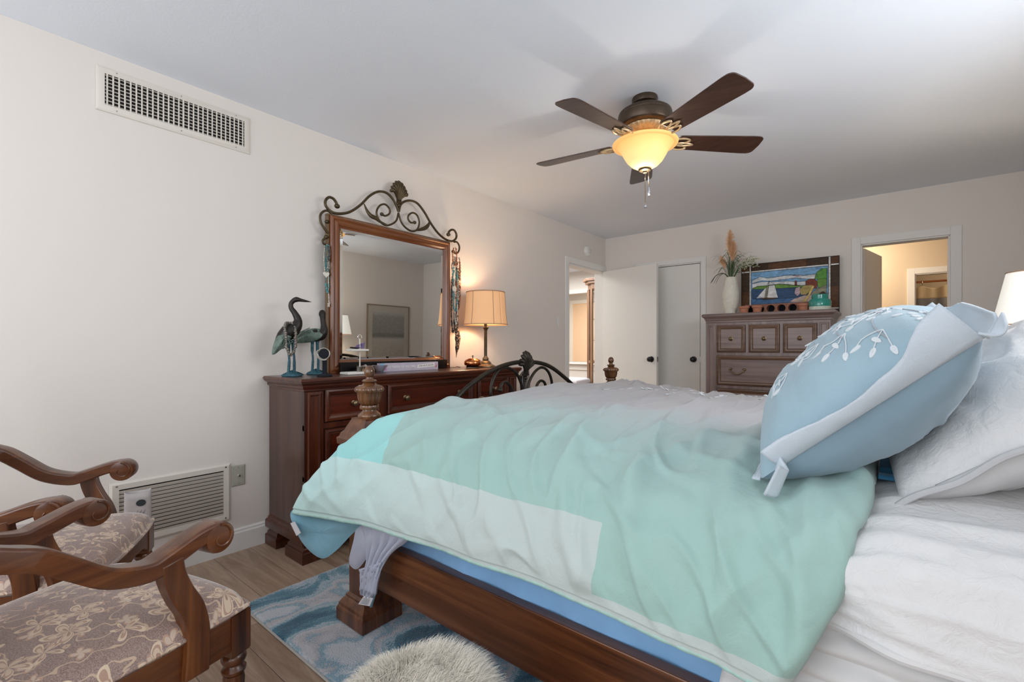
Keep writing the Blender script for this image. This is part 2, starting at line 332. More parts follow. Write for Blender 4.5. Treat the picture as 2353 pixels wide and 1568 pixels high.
# ---------------------------------------------------------------- room shell
def wall(name,mat,boxes):
    mb=MB()
    for b in boxes: mb.box(*b)
    return struct(mb.build(name,mat,smooth=0))
H=2.44
mb=MB(); mb.box(-3.4,-1.72,-.08,5.2,9.6,0); struct(mb.build('floor','floor_planks',smooth=0))
mb=MB(); mb.box(-3.4,-1.72,H,5.2,9.6,H+.1); struct(mb.build('ceiling','ceiling_paint',smooth=0))
wall('wall_left','wall_paint',[(-.12,-1.6,0,0,4.33,H),(-.12,4.33,2.03,0,5.135,H),(-.12,5.135,0,0,5.30,H)])
wall('wall_far','wall_paint',[(0,5.18,0,.45,5.3,H),(.45,5.18,2.03,1.15,5.3,H),(1.15,5.18,0,2.527,5.3,H),(2.527,5.18,2.02,3.11,5.3,H),(3.11,5.18,0,3.75,5.3,H),(.45,5.26,0,1.15,5.3,2.03)])
wall('wall_right','wall_paint',[(3.63,-1.6,0,3.75,1.15,H),(3.63,2.75,0,3.75,5.18,H),(3.63,1.15,0,3.75,2.75,1.36),(3.63,1.15,2.06,3.75,2.75,H)])
mb=MB()
for z0,z1 in ((1.36,1.40),(2.02,2.06)): mb.box(3.65,1.15,z0,3.73,2.75,z1)
for y in (1.15,1.93,2.71): mb.box(3.65,y,1.40,3.73,y+.04,2.02)
w2=struct(mb.build('added_fill_window','trim_paint',smooth=0)); mb=MB(); mb.box(3.688,1.19,1.40,3.694,2.71,2.02); mb.build('pane','glass',w2,smooth=0)  # unseen window, made up to carry the far-room fill light
wall('wall_near','wall_paint',[(-.12,-1.72,0,3.75,-1.6,.62),(-.12,-1.72,2.38,3.75,-1.6,H),(-.12,-1.72,.62,.25,-1.6,2.38),(3.25,-1.72,.62,3.75,-1.6,2.38)])
mb=MB()
for z0,z1 in ((.62,.67),(2.33,2.38)): mb.box(.25,-1.7,z0,3.25,-1.62,z1)
for x in (.25,1.2,2.25,3.2): mb.box(x,-1.7,.67,x+.05,-1.62,2.33)
w1=struct(mb.build('window_1','trim_paint',smooth=0)); mb=MB(); mb.box(.3,-1.668,.67,3.2,-1.662,2.33); mb.build('pane','glass',w1,smooth=0)
# baseboards with a small cap moulding
def base(name,p0,p1,nrm):
    p0,p1,n=Vector(p0),Vector(p1),Vector(nrm); d=(p1-p0).normalized(); up=Vector((0,0,1)); L=(p1-p0).length
    mb=MB(); pr=[(0,0),(.013,0),(.013,.098),(.009,.106),(.009,.114),(.004,.122),(0,.122)]
    mb.prism(pr,p0,n,up,d,L); return struct(mb.build(name,'trim_paint',smooth=0))
base('baseboard_left',(0,-1.6,0),(0,4.26,0),(1,0,0)); base('baseboard_far',(1.22,5.18,0),(2.46,5.18,0),(0,-1,0)); base('baseboard_right',(3.63,-1.6,0),(3.63,5.18,0),(-1,0,0)); base('baseboard_near',(0,-1.6,0),(3.63,-1.6,0),(0,1,0))
# casings
def casing_x(name,y0,y1,zt,w,mat='trim_paint'):     # on the left wall, facing +X, plus jamb lining
    mb=MB(); mb.box(0,y0-w,0,.014,y0,zt+w); mb.box(0,y1,0,.014,min(y1+w,5.178),zt+w); mb.box(0,y0,zt,.014,y1,zt+w)
    mb.box(-.12,y0,0,0,y0+.018,zt); mb.box(-.12,y1-.018,0,0,y1,zt); mb.box(-.12,y0,zt-.018,0,y1,zt)
    mb.box(-.07,y0+.018,0,-.055,y0+.03,zt-.018); return struct(mb.build(name,mat,smooth=0,bev=.003))
def casing_y(name,x0,x1,Y,zt,w,dep=.12,mat='trim_paint'):
    mb=MB(); mb.box(x0-w,Y-.014,0,x0,Y,zt+w); mb.box(x1,Y-.014,0,x1+w,Y,zt+w); mb.box(x0,Y-.014,zt,x1,Y,zt+w)
    mb.box(x0-.001,Y,0,x0+.012,Y+dep,zt); mb.box(x1-.012,Y,0,x1+.001,Y+dep,zt); mb.box(x0,Y,zt-.012,x1,Y+dep,zt+.001); return struct(mb.build(name,mat,smooth=0,bev=.003))
casing_x('trim_1',4.33,5.135,2.03,.065); casing_y('trim_2',.45,1.15,5.18,2.03,.05,.08); casing_y('trim_3',2.527,3.11,5.18,2.02,.066)
def knob(parent,c,axis,mat='black_plastic',s=1):
    mb=MB(); c=Vector(c)
    pr=[(.001,0),(.031,0),(.033,.004),(.031,.010),(.012,.013),(.011,.024),(.020,.030),(.027,.038),(.028,.046),(.024,.055),(.014,.060),(.001,.061)]
    ax,sg=axis; mb.lathe([(r*s,z*sg*s) for r,z in pr],c,24,axis=ax); return mb.build('door_knob',mat,parent,smooth=50)
# hall door : swung into the room, hinged at the far jamb
d1=bpy.data.objects.new('door_1',None); COL.objects.link(d1); d1.location=(.024,5.118,0); ang=math.atan2(-.165,.74); d1.rotation_euler=(0,0,ang); struct(d1)
mb=MB(); mb.box(0,-.036,.012,.758,0,2.02); mb.build('door_leaf','door_paint',d1,smooth=0,bev=.002)
mb=MB()
for z in (.25,1.05,1.8): mb.box(-.004,.0,z,.03,.003,z+.09)
mb.build('hinge','steel',d1,smooth=0)
mb=MB(); mb.box(.7575,-.03,.945,.760,-.006,1.0); mb.build('latch_plate','steel',d1,smooth=0)
knob(d1,(.695,-.036,.972),('y',-1)); knob(d1,(.695,0,.972),('y',1))
# closet door
mb=MB(); mb.box(.455,5.185,.012,1.132,5.22,2.012); d2=struct(mb.build('door_2','door_paint',smooth=0,bev=.002,origin=(.455,5.185,0)))
knob(d2,(.612,0,.972),('y',-1)); mb=MB(); mb.box(.674,-.004,.94,.690,.004,1.0); mb.build('latch_plate','steel',d2,smooth=0)
# bathroom door : opened into the bathroom
d3=bpy.data.objects.new('door_3',None); COL.objects.link(d3); d3.location=(2.548,5.305,0); d3.rotation_euler=(0,0,math.atan2(.979,.19)); struct(d3)
mb=MB(); mb.box(0,0,.012,.6,.035,2.005); mb.build('door_leaf','door_paint',d3,smooth=0,bev=.002)
mb=MB(); mb.box(-.006,.03,1.78,.02,.04,1.88); mb.build('hinge','black_plastic',d3,smooth=0); knob(d3,(.545,0,.97),('y',-1))
# hall beyond the left wall, pass-through opening into a peach room
wall('wall_hall_far','hall_paint',[(-3.3,7.1,0,-2.35,7.22,H),(-2.35,7.1,0,-.0,7.22,.84),(-2.35,7.1,2.05,0,7.22,H),(-.62,7.1,.84,0,7.22,2.05)])
wall('wall_hall_left','hall_paint',[(-3.42,2.6,0,-3.3,9.4,H)]); wall('wall_hall_near','hall_paint',[(-3.3,2.6,0,-.12,2.7,H)]); wall('wall_hall_right','hall_paint',[(-.0,5.3,0,.12,9.4,H)])
wall('wall_pass_far','hall_paint',[(-3.3,9.28,0,0,9.4,H)])
mb=MB(); mb.box(-2.42,7.085,2.05,-.55,7.1,2.12); mb.box(-2.42,7.085,.84,-2.35,7.1,2.05); mb.box(-2.45,7.02,.80,-.55,7.24,.84); mb.box(-2.4,7.08,.70,-.55,7.1,.79); struct(mb.build('trim_4','trim_paint',smooth=0,bev=.003))
mb=MB(); mb.box(-3.10,9.24,.0,-3.02,9.28,2.18); mb.box(-3.02,9.24,2.10,-.9,9.28,2.18); struct(mb.build('trim_5','trim_paint',smooth=0))
mb=MB(); mb.box(-3.02,9.262,0,-.9,9.279,2.10); struct(mb.build('wall_pass_panel','peach_paint',smooth=0))
# bathroom beyond the far wall
wall('wall_bath_far','bath_paint',[(1.9,7.55,0,2.95,7.66,H),(2.95,7.55,2.0,3.9,7.66,H),(3.9,7.55,0,5.1,7.66,H)])
wall('wall_bath_left','bath_paint',[(1.8,5.3,0,1.9,8.9,H)]); wall('wall_bath_right','bath_paint',[(5.0,5.3,0,5.12,8.9,H)]); wall('wall_shower_far','bath_paint',[(1.9,8.8,0,5.0,8.9,H)])
wall('wall_bath_near','bath_paint',[(3.75,5.3,0,5.0,5.36,H)])
casing_y('trim_6',2.95,3.9,7.55,2.0,.07,.11)
t=thing('shower_curtain','cream and grey shower curtain hanging from rod beyond bathroom doorway','curtain',(3.75,8.1,0))
def curt(z0,z1,mat,name):
    m=MB(); m.grid(150,10,lambda u,v:Vector((-.95+1.9*u,.010*math.sin(u*44)+.006*math.sin(u*97+1),z0+(z1-(.035*abs(math.sin(u*PI*8)) if z1>1.8 else 0)-z0)*v))); return m.build(name,mat,t,solid=.002)
curt(1.735,1.905,'curtain_cream','upper_panel'); curt(.2,1.735,'curtain_grey','lower_panel')
r=thing('curtain_rod','copper-toned shower rod above cream and grey shower curtain','curtain rod',(3.75,8.1,1.955))
mb=MB(); mb.tube([(-1.84,0,0),(1.24,0,0)],.013,10); mb.build('rod','copper',r)
for i in range(9):
    mb=MB(); x=-.95+.2375*i; mb.tube([Vector((x,.022*math.cos(a),-.016+.034*math.sin(a))) for a in [k*PI/6 for k in range(12)]],.003,6,closed=True); mb.tube([(x,0,-.05),(x,0,-.085)],.003,6); g=mb.build('curtain_hook','steel',r)

# ---------------------------------------------------------------- wall fittings
t=thing('supply_vent','long white air vent high on left wall near ceiling','air vent',(0,.748,2.275))
mb=MB(); mb.rings((.001,-.322,-.1),(0,1,0),(0,0,1),(1,0,0),.644,.2,[(0,0),(0,.004),(.012,.010),(.030,.010),(.030,.004)],close=False); mb.build('frame','metal_vent',t,smooth=30)
mb=MB(); mb.box(.0005,-.30,-.075,.002,.30,.075); mb.build('duct_shade_plate','duct_shade',t,smooth=0)  # dark plate: shade of the duct behind the louvers, put in as colour
mb=MB()
for k in range(28):
    y=-.283+k*.0210
    if k in (14,): continue
    a=.35 if k<4 else 0; mb.tube([(.0085,y,-.07),(.0085,y,.07)],.0045,6,flat=(.75,.75))
mb.box(.004,.006,-.07,.012,.012,.07); mb.build('vertical_louvers','metal_vent',t,smooth=0)
mb=MB()
for k in range(9): mb.box(.002,-.292,-.066+k*.0162,.0045,.292,-.0625+k*.0162)
mb.build('horizontal_louvers','metal_vent',t,smooth=0)
for y in (-.25,0,.25):
    for z in (-.086,.086): mb=MB(); mb.lathe([(.001,0),(.004,0),(.003,.0018),(.001,.002)],(.010,y,z),8,axis='x'); mb.build('screw','steel',t)
t=thing('return_grille','white louvered return air grille low on left wall above baseboard','air grille',(0,.722,.333))
mb=MB(); mb.rings((.001,-.25,-.152),(0,1,0),(0,0,1),(1,0,0),.5,.304,[(0,0),(0,.006),(.010,.013),(.034,.011),(.034,.003)],close=False); mb.build('frame','metal_vent',t,smooth=30)
mb=MB(); mb.box(.0005,-.222,-.122,.002,.222,.122); mb.build('duct_shade_plate','duct_shade',t,smooth=0)  # dark plate, coloured as the shade between the slats
mb=MB()
for k in range(13):
    z=-.114+k*.0182; mb.add([(.0125,-.216,z+.0075),(.0125,.216,z+.0075),(.004,.216,z-.0085),(.004,-.216,z-.0085),(.0137,-.216,z+.0085),(.0137,.216,z+.0085),(.005,.216,z-.009),(.005,-.216,z-.009)],[(0,1,2,3),(7,6,5,4),(0,4,5,1),(3,2,6,7),(0,3,7,4),(1,5,6,2)])
mb.build('louvers','metal_vent',t,smooth=0)
for y in (-.225,.225):
    for z in (-.135,.135): mb=MB(); mb.lathe([(.001,0),(.005,0),(.004,.002),(.001,.0025)],(.013,y,z),8,axis='x'); mb.build('screw','steel',t)
t=thing('cable_wall_plate','grey-beige coaxial wall plate beside low return grille','wall plate',(0,1.012,.410))
mb=MB(); mb.rings((.001,-.034,-.056),(0,1,0),(0,0,1),(1,0,0),.068,.112,[(0,0),(0,.003),(.005,.006),(.012,.006),(.013,.007),(.02,.007)]); mb.build('plate','almond_plastic',t,smooth=30)
mb=MB(); mb.lathe([(.001,0),(.006,0),(.006,.004),(.0045,.005),(.0045,.013),(.001,.013)],(.008,0,0),10,axis='x'); mb.build('coax_connector','chrome',t)
for z in (-.042,.042): mb=MB(); mb.lathe([(.001,0),(.003,0),(.002,.0015),(.001,.0018)],(.007,0,z),8,axis='x'); mb.build('screw','steel',t)
t=thing('smoke_detector','round white smoke detector on wall above hall doorway','smoke detector',(0,4.723,2.215))
mb=MB(); mb.lathe([(.001,0),(.062,0),(.064,.008),(.058,.014),(.056,.026),(.046,.036),(.001,.038)],(.0005,0,0),32,axis='x'); mb.build('housing','white_plastic',t,smooth=50)
mb=MB(); mb.tube([Vector((.0365,.024*math.cos(a),.024*math.sin(a))) for a in [k*PI/12 for k in range(24)]],.002,6,closed=True); mb.build('vent_ring','steel',t)
mb=MB(); mb.lathe([(.001,0),(.008,0),(.007,.004),(.001,.005)],(.037,.012,-.03),12,axis='x'); mb.build('test_button','white_plastic',t)
t=thing('light_switch','oval white switch plate on left wall beside hall doorway','light switch',(0,4.127,1.372))
mb=MB(); mb.prism([(.026*math.cos(a)*(1 if abs(math.sin(a))<.8 else .95),.055*math.sin(a)) for a in [k*PI/16 for k in range(32)]],(.001,0,0),(0,1,0),(0,0,1),(1,0,0),.006); mb.build('plate','white_plastic',t,bev=.002)
mb=MB(); mb.box(.007,-.005,-.012,.011,.005,.012); mb.build('toggle','white_plastic',t,bev=.001)

# ---------------------------------------------------------------- ceiling fan
fan=thing('ceiling_fan','bronze five-blade ceiling fan with lit amber glass bowl','ceiling fan',(1.729,2.378,2.44))
mb=MB(); mb.lathe([(.001,0),(.066,0),(.068,-.012),(.064,-.03),(.05,-.036),(.05,-.052),(.04,-.056),(.04,-.066),(.001,-.066)],n=36); mb.build('canopy','fan_bronze',fan)
mb=MB(); mb.lathe([(.001,-.060),(.075,-.062),(.118,-.070),(.136,-.082),(.140,-.092),(.138,-.100),(.142,-.104),(.142,-.148),(.136,-.156),(.122,-.162),(.112,-.164),(.001,-.164)],n=48); mot=mb.build('motor_housing','fan_bronze',fan)
mb=MB(); mb.lathe([(.112,-.160),(.110,-.170),(.088,-.192),(.070,-.198),(.001,-.2)],n=96,mod=lambda a,z:1+(.03 if math.sin(a*24)>0 else -.02)*(1 if -.195<z<-.165 else 0)); mb.build('fluted_ring','gold_detail',fan)
mb=MB(); mb.lathe([(.001,-.195),(.064,-.197),(.066,-.214),(.052,-.222),(.056,-.228),(.056,-.24),(.001,-.242)],n=32); mb.build('switch_housing','fan_bronze',fan)
def blade_parts(a):
    X=Matrix.Rotation(a,4,'Z')@Matrix.Translation((0,0,-.232))@Matrix.Rotation(math.radians(-12),4,'X')
    pts=[(.175,-.046),(.179,-.053),(.19,-.056),(.40,-.066),(.575,-.073)]+[(.590+.044*math.sin(q*PI/12)**.8,-.073+.030*(1-math.cos(q*PI/12))) for q in range(1,7)]; pts+=[(.638,0)]+[(x,-y) for x,y in pts[::-1]]
    mb=MB(); mb.x=X; mb.prism(pts,(0,0,0),(1,0,0),(0,1,0),(0,0,1),.006); b=mb.build('blade','blade_wood',fan,smooth=0,bev=.002)
    mb=MB(); mb.x=X
    for s in (-1,1):
        mb.tube(spline([(.085,0,.03),(.12,s*.006,.004),(.15,s*.032,-.006),(.2,s*.046,-.007),(.235,s*.03,-.007),(.2,s*.006,-.007),(.165,s*.002,-.007),(.14,s*.012,-.008),(.155,s*.028,-.008)],5),.0055,6)
    mb.tube(spline([(.155,0,-.007),(.2,.012,-.008),(.262,0,-.008),(.2,-.012,-.008),(.155,0,-.007)],5),.005,6)
    mb.build('blade_bracket','gold_detail',b,smooth=50)
for k in range(5): blade_parts(math.radians(116+72*k))
mb=MB(); mb.lathe([(.158,-.241),(.166,-.240),(.171,-.245),(.168,-.252),(.156,-.255),(.148,-.252),(.140,-.260),(.132,-.270),(.122,-.284),(.110,-.308),(.094,-.335),(.070,-.359),(.04,-.376),(.02,-.381),(.018,-.377),(.04,-.371),(.068,-.354),(.09,-.331),(.106,-.304),(.118,-.281),(.13,-.263),(.148,-.250)],n=48); 
bowl=mb.build('light_bowl','amber_glass',fan,smooth=60)
mb=MB(); mb.lathe([(.001,-.372),(.03,-.376),(.034,-.382),(.03,-.388),(.012,-.392),(.010,-.400),(.001,-.402)],n=24); mb.build('bowl_finial','iron_bronze',fan)
for (x,y,L,big) in ((.02,.004,.085,1),(.004,-.004,.17,0)):
    mb=MB(); mb.tube([(x,y,-.388),(x,y,-.39-L)],.0016,6); c=mb.build('pull_chain','brass_aged',fan)
    mb=MB()
    if big: mb.lathe([(.001,0),(.005,-.003),(.0085,-.03),(.009,-.045),(.005,-.054),(.001,-.055)],(x,y,-.39-L),12)
    else: mb.lathe([(.001,0),(.003,-.004),(.0075,-.018),(.0075,-.026),(.001,-.031)],(x,y,-.39-L),12)
    mb.build('chain_pull','chrome',c)
mb=MB(); mb.ball((-.045,-.03,-.285),.022,12,8); mb.build('bulb','bulb_glow',fan)
light('fan_bulb_light','POINT',(1.729,2.378,2.44-.25),33,(1,.94,.86),shadow_soft_size=.11)
light('fan_down_light','POINT',(1.729,2.378,2.44-.43),2.5,(1,.88,.74),shadow_soft_size=.01)
SHAM_C=(2.697,1.345,1.018); SHAM_W=(.042,-.987,-.156); SHAM_H=(.735,.031,.678)
WP_C=(2.98,1.62,.99); WP_H=(.8,0,.6); WP_S=(.85,.58,.26)

# ---------------------------------------------------------------- bed
BX0,BX1,BY0,BY1=1.12,3.50,1.09,3.165
bed=thing('bed','dark wooden king bed with carved posts and arched iron footboard','bed',(0,0,0))
def rope(n,amp): return lambda a,z:1+amp*math.sin(a*n)
def bedpost(cx,cy):
    mb=MB(); h=.056
    mb.loft(cx-h,cy-h,cx+h,cy+h,[(.034,.016),(.036,.02),(.036,.062),(.033,.070),(.030,.074),(.028,.085),(.018,.100),(.010,.108),(.010,.116),(.004,.120),(0,.124),(0,.665),(.004,.672),(.010,.690),(.020,.704),(.022,.714),(.034,.722),(.036,.745),(.028,.752),(.024,.765),(.014,.775),(.010,.785),(.000,.805),(-.006,.818),(-.006,.824)])
    p=mb.build('post','bed_wood_z',bed,smooth=16)
    mb=MB(); mb.lathe([(.001,.822),(.042,.822),(.046,.830),(.044,.838),(.036,.844),(.028,.850),(.027,.857)],(cx,cy,0),24)
    mb.lathe([(.034,.858),(.037,.866),(.034,.874)],(cx,cy,0),48,rope(12,.06))
    mb.lathe([(.030,.874),(.040,.886),(.044,.905),(.046,.925),(.050,.930)],(cx,cy,0),112,lambda a,z:1+.10*abs(math.sin(a*8))-.05)
    mb.lathe([(.052,.928),(.056,.936),(.052,.946),(.040,.954)],(cx,cy,0),112,lambda a,z:1+.11*abs(math.sin(a*8))-.05)
    mb.lathe([(.040,.952),(.028,.958),(.021,.966)],(cx,cy,0),24); mb.lathe([(.024,.966),(.029,.971),(.024,.977)],(cx,cy,0),40,rope(10,.07)); mb.lathe([(.018,.976),(.012,.984),(.014,.990)],(cx,cy,0),20)
    mb.lathe([(.012,.986),(.0185,.994),(.0212,1.006),(.0195,1.018),(.013,1.029),(.001,1.034)],(cx,cy,0),24)
    mb.build('finial','finial_wood',p,smooth=60); return p
bedpost(BX0,BY0); bedpost(BX0,BY1)
for y in (BY0,BY1):
    mb=MB(); mb.loft(BX1-.056,y-.056,BX1+.056,y+.056,[(.034,0),(.036,.062),(.018,.1),(0,.124),(0,1.25),(.03,1.28),(.03,1.30),(-.01,1.33)]); mb.build('post','bed_wood_z',bed,smooth=25)
for y0,y1 in ((1.04,1.076),(3.178,3.214)):
    mb=MB(); mb.box(1.17,y0,.19,3.46,y1,.370); mb.build('side_rail','bed_wood_x',bed,smooth=0,bev=.003)
mb=MB(); mb.box(1.10,1.14,.2,1.135,3.12,.62); mb.loft(1.095,1.14,1.14,3.12,[(.0,.62),(.012,.63),(.016,.66),(.004,.675),(0,.68)]); mb.build('footboard_panel','bed_wood_y',bed,smooth=25)
mb=MB(); mb.box(3.48,1.14,.2,3.52,3.12,1.18); mb.loft(3.475,1.14,3.525,3.12,[(0,1.18),(.012,1.2),(.012,1.23),(0,1.24)]); mb.build('headboard_panel','bed_wood_y',bed,smooth=25)
def fx(l,X=BX0): return [onX(x,y,X) for x,y in l]
iron=MB()
arch=fx([(1043,925),(1062,902),(1090,878),(1128,853),(1165,838),(1200,832),(1238,834),(1266,844),(1294,865),(1322,892)])
arch=[arch[0]+Vector((0,-.09,-.10))]+arch+[arch[-1]+Vector((0,.09,-.10))]
iron.tube(spline([Vector((BX0,1.15,.70))]+arch+[Vector((BX0,3.10,.70))],8),.0125,10); iron.build('arch_bar','iron_dark',bed)
def scroll(l,r,par,mat,name='scroll',endball=0,X=BX0,n=8):
    p=spline(fx(l,X),6); m=MB(); m.tube(p,r,n)
    for e in ((p[-1],) if endball==1 else (p[0],p[-1]) if endball==2 else ()): m.ball(e,r*1.55,8,6)
    return m.build(name,mat,par,smooth=60)
scroll([(1203,925),(1201,900),(1197,880),(1186,858),(1168,846),(1150,849),(1136,866),(1129,890),(1128,912),(1140,935),(1162,940),(1174,920),(1176,896),(1166,880),(1154,882),(1150,897)],.0085,bed,'iron_dark',endball=1)
scroll([(1209,925),(1211,900),(1216,878),(1228,856),(1243,845),(1256,850),(1265,866),(1269,890),(1267,912),(1256,932),(1240,928),(1233,908),(1233,888),(1241,876),(1250,878),(1255,890)],.0085,bed,'iron_dark',endball=1)
def shell(c,w,h,up,sd,out,mat,par,name,nr=9):
    c,up,sd,out=map(Vector,(c,up,sd,out)); m=MB()
    for k in range(nr):
        a=(k/(nr-1)-.5)*2; an=a*1.25; L=h*(.78+.22*math.cos(a*1.6))
        e=c+up*(L*math.cos(an)*.62+h*.36)+sd*(w*.5*math.sin(an))
        pts=spline([c+sd*a*w*.06,c+up*h*.3+sd*a*w*.13+out*.35*w*.2,(c+up*h*.5+sd*a*w*.3)*.45+e*.55+out*w*.18,e+out*w*.05],5)
        n=len(pts); m.tube(pts,[w*.035+w*.075*(i/(n-1))**1.2*(1 if i<n-1 else .6) for i in range(n)],8)
        m.ball(e+out*w*.03,w*.075,8,6)
    m.tube([c-sd*w*.14+up*h*.12+out*w*.08,c+sd*w*.14+up*h*.12+out*w*.08],w*.06,8); m.tube([c-sd*w*.12+up*h*.2+out*w*.08,c+sd*w*.12+up*h*.2+out*w*.08],w*.05,8)
    m.ball(c-up*h*.02+out*w*.04,w*.09,8,6); m.ball(c-up*h*.12,w*.06,8,6); return m.build(name,mat,par,smooth=60)
c=onX(1207,868,BX0); shell(c,.115,.15,(0,0,1),(0,1,0),(1,0,0),'iron_dark',bed,'shell_ornament')
for q in ((1107,914),(1285,898)):
    mb=MB(); p=onX(*q,BX0); mb.ball(p-Vector((0,0,.01)),.022,12,8,(1,1,.7)); mb.tube([p-Vector((0,0,.02)),Vector((p.x,p.y,.67))],.007,8); mb.build('rail_knob','finial_wood',bed)
mb=MB(); mb.loft(1.22,1.10,3.44,3.15,[(-.01,.14),(0,.16),(0,.42),(-.01,.44)]); tag(mb.build('box_spring','blue_sheet',smooth=30,bev=.015,origin=(2.3,2.1,.14)),'box spring under a blue sheet behind the bed side rail','box spring')
# loose blue sheet over the box spring, visible between rail and comforter
mb=MB(); mb.grid(160,14,lambda u,v:Vector((1.2+2.24*u,1.085-.010*v+.007*fbm(u*16,v*2,3)*1.5+.006*math.sin(u*50+v*3)*(1-v*.5),.20+.42*v)))
sheet=mb.build('fitted_sheet','blue_sheet',solid=.003,origin=(2.3,1.08,.2)); tag(sheet,'blue sheet draped between wooden side rail and pale comforter hem','sheet')
mb=MB(); mb.grid(8,10,lambda u,v:Vector((1.215+.028*u*(1-v)+.004*math.sin(v*5),1.032+.01*u,.20-.09*v))); mb.build('hanging_corner','comforter_lining',sheet,solid=.002).location=(0,0,0)
bpy.context.view_layer.update(); sheet.children[0].matrix_parent_inverse=Matrix.Translation(-Vector((2.3,1.08,.2)))
mb=MB(); mb.loft(1.255,1.075,3.44,3.13,[(-.05,.44),(-.01,.47),(0,.53),(0,.68),(-.015,.73),(-.06,.772)]); mat_=tag(mb.build('mattress','white_sheet',smooth=40,sub=0,origin=(2.3,2.1,.44)),'thick white king mattress under quilt and comforter','mattress')
# ---- comforter
def prof(P,v):
    v=max(0,min(1,v)); n=len(P)-1; q=v*n; i=min(int(q),n-1); t=q-i
    p0=P[max(i-1,0)];p1=P[i];p2=P[i+1];p3=P[min(i+2,n)]
    return tuple(.5*((2*b)+(c-a)*t+(2*a-5*b+4*c-d)*t*t+(3*b-a-3*c+d)*t**3) for a,b,c,d in zip(p0,p1,p2,p3))
FAR=[(1.95,.0),(2.6,-.012),(3.0,-.03),(3.17,-.10),(3.235,-.22),(3.25,-.34)]
def st(x,near,zt,hx=None):
    pts=[(x if hx is None else hx[i],y,z) for i,(y,z) in enumerate(near)]
    xe=x
    return pts+[(xe,y,zt+dz) for y,dz in FAR]
ST=[(0,st(1.25,[(.80,.50),(.835,.59),(.90,.70),(.985,.80),(1.12,.85),(1.42,.868)],.872,[1.04,1.07,1.13,1.215,1.25,1.25])),
    (.15,st(1.45,[(.885,.512),(.905,.60),(.955,.70),(1.045,.79),(1.17,.845),(1.45,.872)],.872,[1.36,1.38,1.41,1.44,1.45,1.45])),
    (.33,st(1.75,[(.915,.518),(.928,.60),(.975,.69),(1.055,.775),(1.18,.822),(1.45,.845)],.852)),
    (.6,st(2.15,[(.925,.522),(.935,.60),(.98,.69),(1.055,.772),(1.18,.815),(1.45,.832)],.842)),
    (.85,st(2.5,[(.915,.52),(.925,.60),(.965,.69),(1.04,.774),(1.18,.822),(1.45,.838)],.845)),
    (1.0,st(2.73,[(.90,.505),(.905,.60),(.935,.70),(1.01,.782),(1.15,.835),(1.45,.85)],.855,[2.61,2.655,2.69,2.71,2.73,2.73]))]
def surf(s,v):
    for (a,P),(b,Q) in zip(ST,ST[1:]):
        if s<=b+1e-9:
            t=(s-a)/(b-a); p=prof(P,v); q=prof(Q,v); return Vector([x+(y-x)*t for x,y in zip(p,q)])
def cshape(s,v):
    p=surf(min(1,max(0,s)),v); e=.004
    a=surf(min(1,s+e),v)-surf(max(0,s-e),v); b=surf(s,min(1,v+e))-surf(s,max(0,v-e)); n=a.cross(b); n=n.normalized() if n.length>0 else Vector((0,0,1))
    if n.z<0 and v>.3 and v<.8: n=-n
    near=max(0,1-v/.45); hm=smooth01(v/.09)
    L=v*2.2
    d=.008*fbm(p.x*3.1,L*3.2,1.3)
    r1=1-abs(noise.noise(Vector((p.x*5.5-L*1.9,L*1.3,4.2)))); d+=.014*hm*max(0,r1-.72)/.28*(.35+.65*smooth01(v/.2))
    r2=1-abs(noise.noise(Vector((p.x*9+L*3.2,L*2.2,9.1)))); d+=.012*hm*max(0,r2-.8)/.2
    r3=1-abs(noise.noise(Vector((p.x*2.3+L*2.4,L*4.5,2.7)))); d+=.022*max(0,r3-.75)/.25*smooth01((v-.3)/.15)
    d+=.010*math.sin(p.x*21+2*fbm(p.x*2,L,5))*near*near*(.5+.5*fbm(p.x*1.7,1,7))
    # long folds falling diagonally from the middle of the bed towards the camera
    for (fx0,k,amp,w) in ((2.30,-.30,.022,.035),(2.12,-.42,.018,.03),(1.86,-.5,.014,.03),(2.5,-.12,.018,.03),(2.63,-.06,.015,.022)):
        q=(p.x-(fx0+k*(v-.2)*1.3+.03*fbm(v*4,fx0,2)))/w; d+=amp*math.exp(-q*q)*smooth01((v-.02)/.12)*smooth01((.62-v)/.18)
    e0=min(1,s/.035); e1=min(1,(1-s)/.03); d-=.03*(1-math.sqrt(max(0,1-(1-e0)**2)))*(1 if v>.28 else .5)+.035*(1-math.sqrt(max(0,1-(1-e1)**2)))
    if v<.02: d-=.006
    return p+n*d
NU,NVv=320,190
KN=[0,.09,.19,.31,.45,.74,1.24,1.88,2.28,2.5,2.62,2.74]
def arcV(v): q=max(0,min(.9999,v))*11; i=int(q); return KN[i]+(KN[i+1]-KN[i])*(q-i)
vm=lambda v:v**1.15
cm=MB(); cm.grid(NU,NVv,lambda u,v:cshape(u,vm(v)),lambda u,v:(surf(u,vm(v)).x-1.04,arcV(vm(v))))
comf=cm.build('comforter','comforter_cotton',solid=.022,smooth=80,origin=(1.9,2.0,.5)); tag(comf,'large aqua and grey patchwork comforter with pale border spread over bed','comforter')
OC=Vector((1.9,2.0,.5))
def cpart(m,name,mat,**k):
    o=m.build(name,mat,comf,**k); o.matrix_parent_inverse=Matrix.Translation(-OC); return o
hem=MB(); hp=[cshape(i/160,0)+Vector((0,.008,0)) for i in range(161)]; hem.tube(hp,[.0085+.0015*fbm(i*.35,2) for i in range(161)],8)
MATS['hem_green']=plain('hem_green',(172,208,200),.9,0,8,60); cpart(hem,'hem_piping','hem_green',smooth=60)
